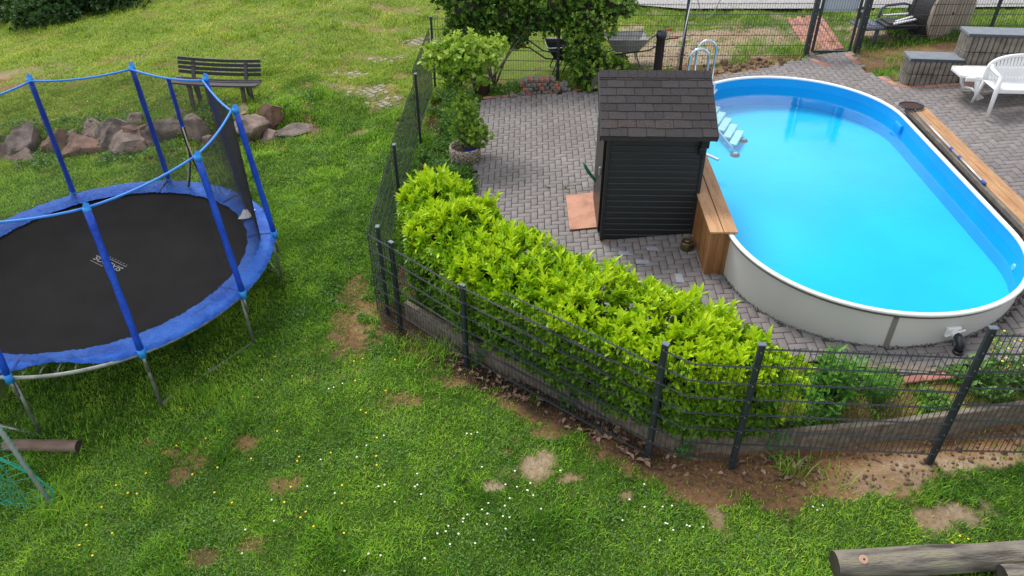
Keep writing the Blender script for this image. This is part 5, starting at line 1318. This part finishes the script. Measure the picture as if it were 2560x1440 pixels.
for (ex, ey, ez) in ((-.42, .1, .55), (.30, .0, .50), (-.2, .3, .6), (.2, -.2, .62), (-.05, -.3, .6), (.42, .2, .62), (-.55, -.1, .62)):
    b = tb+Vector((0, .01, 1.35+random.uniform(0, .2))); e = tb+Vector((ex, ey, 1.35+ez)); m.tube([b, b.lerp(e, .5)+Vector((ex*.12, 0, -.04)), e], [.016, .012, .006], 6)
pchild(m.build('limbs', M_bark, None, True), tre)
bsh = empty('leafy_bush', (-.78, 11.98, pz(-.8, 12)+.25), 0, 'light green bush round the foot of the small tree above the planter', 'bush')
zb_ = pz(-.8, 12)
foliage('foliage', blobleaves([(-.80, 12.02, zb_+.78, .26, .25, .28), (-.72, 11.95, zb_+.50, .30, .27, .22), (-.58, 11.9, zb_+.42, .24, .2, .16), (-.84, 12.05, zb_+1.0, .12, .12, .12)], 130, .066, .046, .46, 4, .3, .7, .5, 1.2), M_hornb, bsh)
m = MB()
for k in range(9): a = random.random()*6.28; m.tube([(-.82, 12.0, zb_+.05), (-.8+.12*math.cos(a), 12+.12*math.sin(a), zb_+.5), (-.8+.2*math.cos(a), 12+.2*math.sin(a), zb_+.85)], [.009, .007, .003], 5)
pchild(m.build('twigs', M_bark, None, True), bsh)
# ---- climbers on the back fence
def shrub(name, blobs, base, lab, cat, dens, mt=M_honey, ln=.062, wd=.034, v0=.36, core=True, r0=.03, k=5, tb=.5):
    root = empty(name, base, 0, lab, cat); foliage('foliage', blobleaves(blobs, dens, ln, wd, v0, k, .5, .3, tb, 1.1), mt, root); branchset(blobs, base, M_bark, 'branches', root, r0)
    if core:
        m = MB()
        for (x, y, z, rx, ry, rz_) in blobs:
            m.lathe([(.001, -rz_*.62)]+[(math.cos(t), math.sin(t)*rz_*.62) for t in np.linspace(-1.2, 1.2, 7)]+[(.001, rz_*.62)], (x, y, z), 12, M=Matrix.Diagonal((rx*.62, ry*.62, 1)))
        o = m.build('dense_core', M_core, None, True); o.parent = root; o.matrix_parent_inverse = root.matrix_basis.inverted()
    return root
gA = pz(-.5, 15.3)
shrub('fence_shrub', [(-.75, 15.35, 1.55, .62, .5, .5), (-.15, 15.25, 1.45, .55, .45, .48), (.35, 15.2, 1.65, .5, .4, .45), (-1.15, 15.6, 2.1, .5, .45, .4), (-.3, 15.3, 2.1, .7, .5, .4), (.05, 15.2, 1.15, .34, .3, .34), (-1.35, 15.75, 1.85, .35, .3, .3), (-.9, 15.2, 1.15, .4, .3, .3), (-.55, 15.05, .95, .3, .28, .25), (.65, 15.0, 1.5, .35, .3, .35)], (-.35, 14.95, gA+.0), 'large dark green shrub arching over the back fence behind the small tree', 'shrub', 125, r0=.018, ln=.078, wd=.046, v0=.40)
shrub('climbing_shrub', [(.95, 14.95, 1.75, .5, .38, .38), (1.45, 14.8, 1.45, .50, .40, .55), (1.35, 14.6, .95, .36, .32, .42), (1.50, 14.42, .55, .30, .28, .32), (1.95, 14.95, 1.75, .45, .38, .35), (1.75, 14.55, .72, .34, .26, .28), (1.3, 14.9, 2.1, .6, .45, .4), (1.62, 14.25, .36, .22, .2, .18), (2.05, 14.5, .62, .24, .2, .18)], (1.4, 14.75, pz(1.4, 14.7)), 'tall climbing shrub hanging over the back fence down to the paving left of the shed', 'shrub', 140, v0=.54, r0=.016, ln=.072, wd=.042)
m = MB(); m.tube([(-.45, 14.9, .25), (-.1, 14.95, .7), (.25, 15.0, 1.2), (.45, 15.05, 1.5)], [.022, .02, .017, .014], 7); m.tube([(-.42, 14.9, .25), (-.2, 14.95, .55), (.02, 15, .9)], [.018, .014, .01], 6)
tag(m.build('bare_branch', M_bark, None, True), 'bare curved branch rising beside the brown flower pot', 'branch')
# ---- nettle thicket top left
for (x, y, rx, lab) in ((-12.6, 23.6, 1.5, 'dark nettle thicket at the top edge left of the bench'), (-15.0, 22.9, 1.5, 'dark nettle thicket in the middle of the top left corner'), (-17.3, 22.2, 1.5, 'dark nettles at the left picture edge of the thicket')):
    bl_ = []; 
    for k in range(9): bl_.append((x+random.uniform(-1, 1)*rx, y+random.uniform(-.5, 1.5), gz(x, y)+random.uniform(.15, .6), 1.0, .7, .6))
    rt = empty('nettle_patch', (x, y, gz(x, y)), 0, lab, 'nettles', 'nettle thickets in the top left corner'); foliage('foliage', blobleaves(bl_, 30, .13, .065, .35, 5, .3, .5, .5, 1.1), M_nettle, rt)
# ---- plants in the bed at the right
def stalks(name, x, y, n, h, rad, ln, wd, mt, lab, cat, kk=10, lean=.25, v0=.5, flower=None):
    z = pz(x, y); rt = empty(name, (x, y, z), 0, lab, cat); P = []; D = []; m = MB(); fl_p = []
    parts = []
    for i in range(n):
        a = random.random()*6.28; r_ = rad*random.random()**.5; hh_ = h*random.uniform(.6, 1.05); b = Vector((x+r_*math.cos(a)*.4, y+r_*math.sin(a)*.4, z)); e = Vector((x+r_*math.cos(a)+lean*random.uniform(-.3, .3)*h, y+r_*math.sin(a), z+hh_))
        m.tube([b, b.lerp(e, .5), e], [.005, .004, .002], 4)
        ts = np.linspace(.2, 1, kk); c_ = np.array([tuple(b.lerp(e, t)) for t in ts]); ph = np.arange(kk)*2.4+a
        D_ = np.stack([np.cos(ph), np.sin(ph), .35+.9*ts**2], 1)+rng.normal(0, .15, (kk, 3)); U_ = np.tile([0, 0, 1.], (kk, 1))+rng.normal(0, .3, (kk, 3))
        parts.append(leaves(c_, D_, U_, ln*rng.uniform(.7, 1.2, kk), wd*rng.uniform(.8, 1.2, kk), np.clip(v0+.35*ts-.2+rng.normal(0, .12, kk), 0, 1), curl=.3))
        fl_p.append(e)
    foliage('leaves', parts, mt, rt); o = m.build('stems', M_greentube if False else M_weedstem, None, True); o.parent = rt; o.matrix_parent_inverse = rt.matrix_basis.inverted()
    if flower:
        for e in fl_p:
            for _ in range(flower):
                c_ = e+Vector((random.uniform(-.09, .09), random.uniform(-.06, .06), random.uniform(-.12, .05))); m = MB(); m.lathe([(0, .006), (.014, .0)], c_, 6)
                o = m.build('flower', M_butter); o.parent = rt; o.matrix_parent_inverse = rt.matrix_basis.inverted()
    return rt
M_weedstem = mat('green_stem', (.07, .16, .03), .6)
stalks('leafy_plant', 3.30, 5.68, 22, .62, .20, .15, .038, M_tall, 'tall leafy green plant right of the hedge behind the fence', 'plant', 13)
stalks('leafy_plant', 3.12, 5.52, 14, .35, .26, .11, .035, M_tall, 'low leafy plant at the foot of the hedge end', 'plant', 8)
stalks('willowherb', 3.72, 5.62, 34, .42, .20, .07, .009, M_tall, 'fine-leaved upright plant between the leafy plant and the large post', 'plant', 26)
stalks('flowering_weed', 5.02, 5.68, 16, .50, .32, .09, .026, M_weed, 'weed with small yellow flowers at the right edge behind the fence', 'plant', 12, flower=3)
stalks('leafy_plant', 4.75, 5.62, 22, .30, .30, .10, .04, M_weed, 'bushy green weeds right of the large post', 'plant', 8)
stalks('leafy_plant', 5.35, 5.62, 20, .38, .30, .12, .04, M_tall, 'broad-leaved weeds at the right picture edge', 'plant', 9)
for (x, y, h_, lab) in ((-.42, 6.93, .28, 'creeper shoot hanging over the kerb behind the second fence post'), (.62, 6.12, .25, 'creeper shoots climbing the fence left of its middle'), (2.62, 5.22, .30, 'creeper leaves at the kerb right of the fourth post'), (1.75, 5.30, .14, 'small creeper leaves on the kerb between two front posts')):
    rt = empty('creeper', (x, y, pz(x, y)), 0, lab, 'creeper'); n_ = 34
    c_ = np.stack([x+rng.normal(0, .05, n_), y-.05+rng.normal(0, .02, n_), pz(x, y)-.22+rng.random(n_)*(h_+.1)], 1)
    foliage('leaves', [leaves(c_, rng.normal(0, .6, (n_, 3))+np.array([0, -.5, -.2]), np.tile([0, -1, .7], (n_, 1))+rng.normal(0, .3, (n_, 3)), .05, .042, rng.random(n_))], M_ivy, rt)
    m = MB(); m.tube([(x, y-.05, pz(x, y)-.22), (x+.02, y-.05, pz(x, y)-.05), (x-.01, y-.04, pz(x, y)+h_-.12)], .003, 4); o = m.build('stem', M_weedstem); o.parent = rt; o.matrix_parent_inverse = rt.matrix_basis.inverted()
# ================================================================== GROUND COVER (stuff)
def visible(x, y, z=None):
    # rough trim to what the photograph's surroundings can show
    z = plane(x, y) if z is None else z
    zc = y*math.cos(.6264)+(5.84-z)*math.sin(.6264); X = 1891.6*x/zc; return (np.abs(X) < 1430)
UND = lambda x, y: np.hypot(x-tx, y-ty) < 1.9
def place_grass(n, x0, x1, y0, y1, h, wdt, name, dens=None):
    x = rng.uniform(x0, x1, n); y = rng.uniform(y0, y1, n)
    k = visible(x, y); x, y = x[k], y[k]
    b = bare(x, y); ins = enclosed(x, y)
    pat = inpoly(x, y, PAT) | (pooldist(x, y) < .1) | (dpoly(x, y, KERB) < .05)
    path = (x > 5.9) & (x < 6.85) & (y > 14.5) & (y < 17)
    hz = (x-HC[3][0]); dh = dpoly(x, y, HC)
    keep = (rng.random(len(x)) > np.clip(b*1.0, 0, .94)) & ~pat & ~path & (dh > .25)
    ry = np.interp(x, [p[0] for p in ra], [p[1] for p in ra]); keep &= y < ry+rng.normal(0, .12, len(x))
    clump = fbm(x, y, 5, 3); keep &= rng.random(len(x)) < .55+.9*(clump-.2)
    x, y, b, clump = x[keep], y[keep], b[keep], clump[keep]; n = len(x); z = ground(x, y)-.008
    tall = 1+1.1*smooth(.55, .75, fbm(x+9, y, 1.4, 3))+.9*smooth(13.0, 13.7, y)*smooth(14.4, 13.9, y)*(x < -4)
    tall = tall+1.2*np.exp(-(((x+4.76)**2+(y-5.04)**2)/.07))+.6*enclosed(x, y)
    hh = h*rng.uniform(.5, 1.25, n)*tall*(1-.45*b)
    a = rng.random(n)*2*math.pi; ln_ = rng.uniform(.25, 1.05, n); dx, dy = np.cos(a), np.sin(a); px, py = -dy, dx
    w_ = wdt*rng.uniform(.7, 1.3, n)
    def P(t, s): 
        return np.stack([x+dx*hh*ln_*t*t+px*w_*s, y+dy*hh*ln_*t*t+py*w_*s, z+hh*t*(1-.28*ln_*t)], 1)
    V = np.stack([P(0, -.5), P(0, .5), P(.55, .42), P(.55, -.42), P(1, 0)], 1).reshape(-1, 3)
    bb = np.arange(n)*5
    F = np.concatenate([np.stack([bb, bb+1, bb+2], 1), np.stack([bb, bb+2, bb+3], 1), np.stack([bb+3, bb+2, bb+4], 1)])
    v = np.clip(.42+rng.normal(0, .30, n)+(fbm(x, y, .9, 3)-.5)*1.2+(fbm(x+4, y, 4., 2)-.5)*.7, 0, 1); q = np.clip(dry(x, y)+rng.normal(0, .12, n)+.7*b+(rng.random(n) < .04)*.6, 0, 1)
    return tag(mesh_np(name, V, F, M_grass, None, False, {'v': np.repeat(v, 5), 'q': np.repeat(q, 5)}), kind='stuff')
GD = 1.0
place_grass(int(300000*GD), -6.3, 5.3, 3.2, 7.5, .050, .0078, 'lawn_grass')
place_grass(int(230000*GD), -8.5, -1.0, 7.5, 11.5, .050, .0088, 'lawn_grass')
place_grass(int(230000*GD), -12.5, -1.2, 11.5, 17, .055, .0115, 'bank_grass')
place_grass(int(200000*GD), -20, 3.5, 17, 28, .07, .016, 'meadow_grass')
place_grass(int(60000*GD), 1.0, 14, 14.3, 19, .07, .011, 'verge_grass')
place_grass(9000, -1.7, -.5, 8.6, 14.9, .09, .010, 'border_grass')
place_grass(4500, 2.6, 6.4, 5.4, 5.95, .07, .008, 'border_grass')
place_grass(5000, -1.6, 3.2, 14.3, 15.2, .10, .010, 'border_grass')
# broad small leaves (clover, daisies leaves) to break the blades up
def clover(n, x0, x1, y0, y1, sz, name, mt=M_weed, hgt=.02, thr=.5, dens=None, v0=.45):
    x = rng.uniform(x0, x1, n); y = rng.uniform(y0, y1, n); k = visible(x, y) & (fbm(x+3, y+8, 1.7, 3) > thr) & (bare(x, y) < .35) & ~inpoly(x, y, PAT) & (dpoly(x, y, KERB) > .06); x, y = x[k], y[k]; n = len(x)
    if n == 0: return
    c_ = np.stack([x, y, ground(x, y)+hgt*rng.uniform(.3, 1.3, n)], 1); a = rng.random(n)*6.28
    D = np.stack([np.cos(a), np.sin(a), rng.normal(.15, .3, n)], 1); U = np.tile([0, 0, 1.], (n, 1))+rng.normal(0, .35, (n, 3))
    tag(foliage(name, [leaves(c_, D, U, sz*rng.uniform(.6, 1.3, n), sz*.75*rng.uniform(.6, 1.2, n), np.clip(v0+rng.normal(0, .2, n), 0, 1))], mt), kind='stuff')
clover(60000, -6.3, 5.3, 3.2, 8.5, .024, 'clover', hgt=.045, thr=.45)
clover(14000, -9, -1.2, 7.5, 14, .035, 'clover', hgt=.05, thr=.5)
clover(5200, -1.62, -.66, 8.8, 14.6, .06, 'ground_cover', M_weed, .12, .30)
clover(2600, -1.5, 3.0, 14.3, 15.0, .06, 'ground_cover', M_weed, .12, .40)
clover(6000, 2.7, 6.3, 5.35, 6.0, .045, 'ground_cover', M_weed, .07, .34, v0=.6)
clover(2500, -11, -4.0, 13.2, 14.9, .07, 'bank_weeds', M_weed, .12, .45, v0=.35)
# extra weeds in the left border as heaped leaves
bl_ = [(random.uniform(-1.5, -.85), random.uniform(8.9, 14.3), 0, .2, .22, .10) for _ in range(26)]
bl_ = [(x, y, gz(x, y)+.06, a, b_, c_) for x, y, _, a, b_, c_ in bl_]+[(-.85, 11.1, pz(-.85, 11.1)+.07, .24, .3, .13), (-.78, 10.7, pz(-.8, 10.7)+.08, .22, .25, .14), (-1.1, 10.9, pz(-1.1, 10.9)+.1, .26, .28, .15)]
tag(foliage('border_weeds', blobleaves(bl_, 170, .06, .032, .42, 4, .2, .8, .4, 1.2), M_weed), kind='stuff')
# tufts at fence and soil
for (x, y, n_, h_) in ((4.7, 15.3, 60, .16), (5.0, 15.6, 50, .14), (5.55, 15.0, 90, .2), (4.2, 15.9, 20, .1), (3.9, 15.5, 20, .1), (7.3, 14.3, 60, .12), (6.98, 13.5, 40, .12), (.25, 5.9, 1, .1)):
    pass
tx_, ty_, th_ = [], [], []
for (x, y, n_, h_, s_) in ((4.75, 15.35, 260, .15, .18), (5.15, 15.75, 200, .14, .18), (5.6, 15.1, 420, .2, .22), (4.2, 15.6, 60, .1, .1), (3.95, 15.9, 60, .1, .08), (5.3, 15.4, 100, .12, .1), (7.35, 14.2, 260, .12, .22), (6.9, 13.6, 160, .12, .10), (7.05, 13.3, 120, .12, .08), (-4.75, 5.05, 260, .2, .13), (-4.9, 5.9, 120, .12, .25), (-1.2, 6.95, 100, .14, .1), (-1.35, 7.35, 120, .15, .12), (-.9, 7.15, 220, .20, .12), (2.75, 4.98, 60, .18, .08), (3.0, 4.85, 60, .12, .15), (6.9, 14.95, 200, .15, .25), (7.7, 14.95, 200, .12, .4), (-.75, 6.35, 160, .1, .18), *[(rx_+random.uniform(-.45, .45), ry_-random.uniform(.25, .5), 90, .15, .13) for rx_, ry_, *_ in ROCKS], *[(rx_+.4, ry_+.1, 60, .14, .10) for rx_, ry_, *_ in ROCKS]):
    tx_.append(rng.normal(x, s_, n_)); ty_.append(rng.normal(y, s_, n_)); th_.append(rng.uniform(.5, 1.2, n_)*h_)
x = np.concatenate(tx_); y = np.concatenate(ty_); hh = np.concatenate(th_); n = len(x); z = ground(x, y)-.01; a = rng.random(n)*6.28; ln_ = rng.uniform(.3, 1.2, n); dx, dy = np.cos(a), np.sin(a)
def PT(t, s): return np.stack([x+dx*hh*ln_*t*t-dy*.009*s, y+dy*hh*ln_*t*t+dx*.009*s, z+hh*t*(1-.28*ln_*t)], 1)
V = np.stack([PT(0, -.5), PT(0, .5), PT(.55, .42), PT(.55, -.42), PT(1, 0)], 1).reshape(-1, 3); bb = np.arange(n)*5
F = np.concatenate([np.stack([bb, bb+1, bb+2], 1), np.stack([bb, bb+2, bb+3], 1), np.stack([bb+3, bb+2, bb+4], 1)])
tag(mesh_np('grass_tufts', V, F, M_grass, None, False, {'v': np.repeat(rng.uniform(.1, .8, n), 5), 'q': np.repeat(rng.uniform(0, .35, n), 5)}), kind='stuff')
# daisies and buttercups
def flowers(pts, r_, mt, name, hgt):
    m = MB()
    for (x, y) in pts:
        z = gz(x, y)+hgt*random.uniform(.7, 1.2); n_ = 7; t0 = random.random()
        m.add([(x, y, z+.003)]+[(x+r_*math.cos(2*math.pi*k/n_+t0), y+r_*math.sin(2*math.pi*k/n_+t0), z+random.uniform(-.002, .002)) for k in range(n_)], [(0, 1+k, 1+(k+1) % n_) for k in range(n_)])
    tag(m.build(name, mt), kind='stuff')
D = []
for (cx_, cy_, n_, s_) in ((-.2, 4.55, 20, .25), (.15, 4.8, 9, .14), (-.95, 4.85, 7, .3), (1.25, 4.55, 9, .2), (1.55, 4.35, 10, .15), (-.4, 5.65, 5, .06), (-1.6, 4.9, 8, .4), (-2.2, 4.75, 6, .3), (.9, 4.1, 10, .5), (-.3, 4.2, 12, .3), (2.75, 4.3, 6, .12), (-3.0, 4.2, 7, .4), (-1.2, 4.2, 6, .3), (.0, 4.95, 8, .3), (-1.5, 5.7, 4, .2), (-6.5, 10.8, 5, .2), (-2.3, 6.6, 6, .3), (1.3, 4.95, 3, .1), (-1.9, 5.4, 4, .2), (-2.9, 6.9, 4, .3)):
    for _ in range(int(n_*.65)): D.append((random.gauss(cx_, s_), random.gauss(cy_, s_*.6)))
flowers(D[::1], .0095, M_daisy, 'daisies', .055)
Bc = [(random.uniform(-4.3, -1.4), random.uniform(4.3, 7.2)) for _ in range(48)]+[(random.uniform(-10, -4), random.uniform(14.3, 16)) for _ in range(60)]+[(random.gauss(-9.5, .5), random.gauss(14.9, .15)) for _ in range(18)]+[(random.gauss(-13.5, 1.2), random.gauss(23.3, .35)) for _ in range(80)]+[(3.85, 4.02), (3.9, 3.98), (3.75, 3.95)]
Bc = [p for p in Bc if math.hypot(p[0]-tx, p[1]-ty) > 2.0]
flowers(Bc, .011, M_butter, 'buttercups', .06)
# fallen leaves by the kerb, clods and stones in the soil strip
n = 230; s_ = rng.random(n); kx = np.interp(s_, np.linspace(0, 1, 7), [-1.0, -.35, .25, .9, 1.35, 2.1, 3.0]); ky = np.interp(kx, KERB[:, 0], KERB[:, 1])-rng.uniform(.10, .50, n)
c_ = np.stack([kx, ky, ground(kx, ky)+.012], 1); a = rng.random(n)*6.28
tag(foliage('fallen_leaves', [leaves(c_, np.stack([np.cos(a), np.sin(a), rng.normal(0, .25, n)], 1), np.tile([0, 0, 1.], (n, 1))+rng.normal(0, .4, (n, 3)), rng.uniform(.05, .11, n), rng.uniform(.03, .055, n), rng.random(n), fold=.4)], M_deadleaf), kind='stuff')
ico = bmesh.new(); bmesh.ops.create_icosphere(ico, subdivisions=1, radius=1); IV = np.array([tuple(v.co) for v in ico.verts]); IF = np.array([[v.index for v in f.verts] for f in ico.faces]); ico.free()
def stones(xy, r_, name, mt):
    n = len(xy); rr = r_*rng.lognormal(0, .45, n); V = IV[None]*rr[:, None, None]*rng.uniform(.6, 1.25, (n, 1, 3))*(1+rng.normal(0, .13, (n, len(IV), 1)))
    c_ = np.stack([xy[:, 0], xy[:, 1], ground(xy[:, 0], xy[:, 1])], 1); V = V+c_[:, None]; F = IF[None]+(np.arange(n)*len(IV))[:, None, None]
    return tag(mesh_np(name, V.reshape(-1, 3), F.reshape(-1, 3), mt), kind='stuff')
n = 900; kx = rng.uniform(-1.3, 6, n)**1; ky = np.interp(kx, KERB[:, 0], KERB[:, 1])-.06-rng.uniform(0, .62, n); wgt = .25+.75*smooth(1.8, 3, kx); k = rng.random(n) < wgt; 
stones(np.stack([kx[k], ky[k]], 1), .010, 'earth_clods', M_clod)
n = 40; kx = rng.uniform(2.2, 6, n); ky = np.interp(kx, KERB[:, 0], KERB[:, 1])-.1-rng.uniform(0, .4, n); stones(np.stack([kx, ky], 1), .022, 'large_clods', M_clod)
n = 900; stones(np.stack([rng.uniform(2.2, 7.2, n), rng.uniform(14.4, 17, n)], 1)[bare(np.linspace(3, 4, n), np.full(n, 15.6)) > -1], .013, 'pebbles', mat('pebble', (.26, .22, .18), .9, (.42, .37, .31), 20))
n = 120; kx = rng.uniform(3.2, 5.9, n); stones(np.stack([kx, 14.75-rng.uniform(-.15, .25, n)], 1), .035, 'soil_lumps', M_clod)
# litter leaves on the paving edge near the back
n = 120; xx = rng.uniform(.2, 2.0, n); yy = rng.normal(14.30, .09, n); c_ = np.stack([xx, yy, plane(xx, yy)+.035], 1); a = rng.random(n)*6.28
tag(foliage('leaf_litter', [leaves(c_, np.stack([np.cos(a), np.sin(a), rng.normal(0, .2, n)], 1), np.tile([0, 0, 1.], (n, 1)), .03, .02, rng.random(n))], M_deadleaf), kind='stuff')
# grass grid pavers showing through the turf on the left lawn
cl = []
for (cx_, cy_, rx, ry) in ((-2.95, 15.45, .65, .45), (-2.6, 14.8, .5, .35), (-3.5, 16.3, .5, .3), (-2.9, 17.3, .5, .25), (-2.2, 18.3, .6, .4)):
    for i in range(int(-rx/.12), int(rx/.12)+1):
        for j in range(int(-ry/.12), int(ry/.12)+1):
            if random.random() < 1.0*math.exp(-((i*.12/rx)**2+(j*.12/ry)**2)) and (i+j) % 2 == 0: cl.append((cx_+i*.09+j*.02, cy_+j*.09, .13, .085, R(45) if (i % 2) else R(-45)))
cl = np.array(cl); M_grid = mat('pale_grid_paver', (.20, .19, .14), .9, (.34, .31, .25), attr='v', ramp=(0, 1))
tag(pavers('grid_paving', cl, lambda x, y: ground(np.asarray(x), np.asarray(y))+.012, M_grid, rng.random(len(cl)), thick=.03), kind='structure')
# little weeds in the paving joints
c_ = []
for (x, y, n_, s_) in ((.85, 10.55, 14, .03), (.55, 10.62, 8, .02), (-.2, 9.9, 5, .02), (.2, 10.9, 4, .02), (1.2, 8.3, 4, .02)):
    for _ in range(n_): c_.append((random.gauss(x, s_), random.gauss(y, s_), 0))
c_ = np.array(c_); c_[:, 2] = plane(c_[:, 0], c_[:, 1])+.028; n = len(c_); a = rng.random(n)*6.28
tag(foliage('joint_weeds', [leaves(c_, np.stack([np.cos(a), np.sin(a), np.full(n, .5)], 1), np.tile([0, 0, 1.], (n, 1)), .035, .02, rng.random(n))], M_weed), kind='stuff')
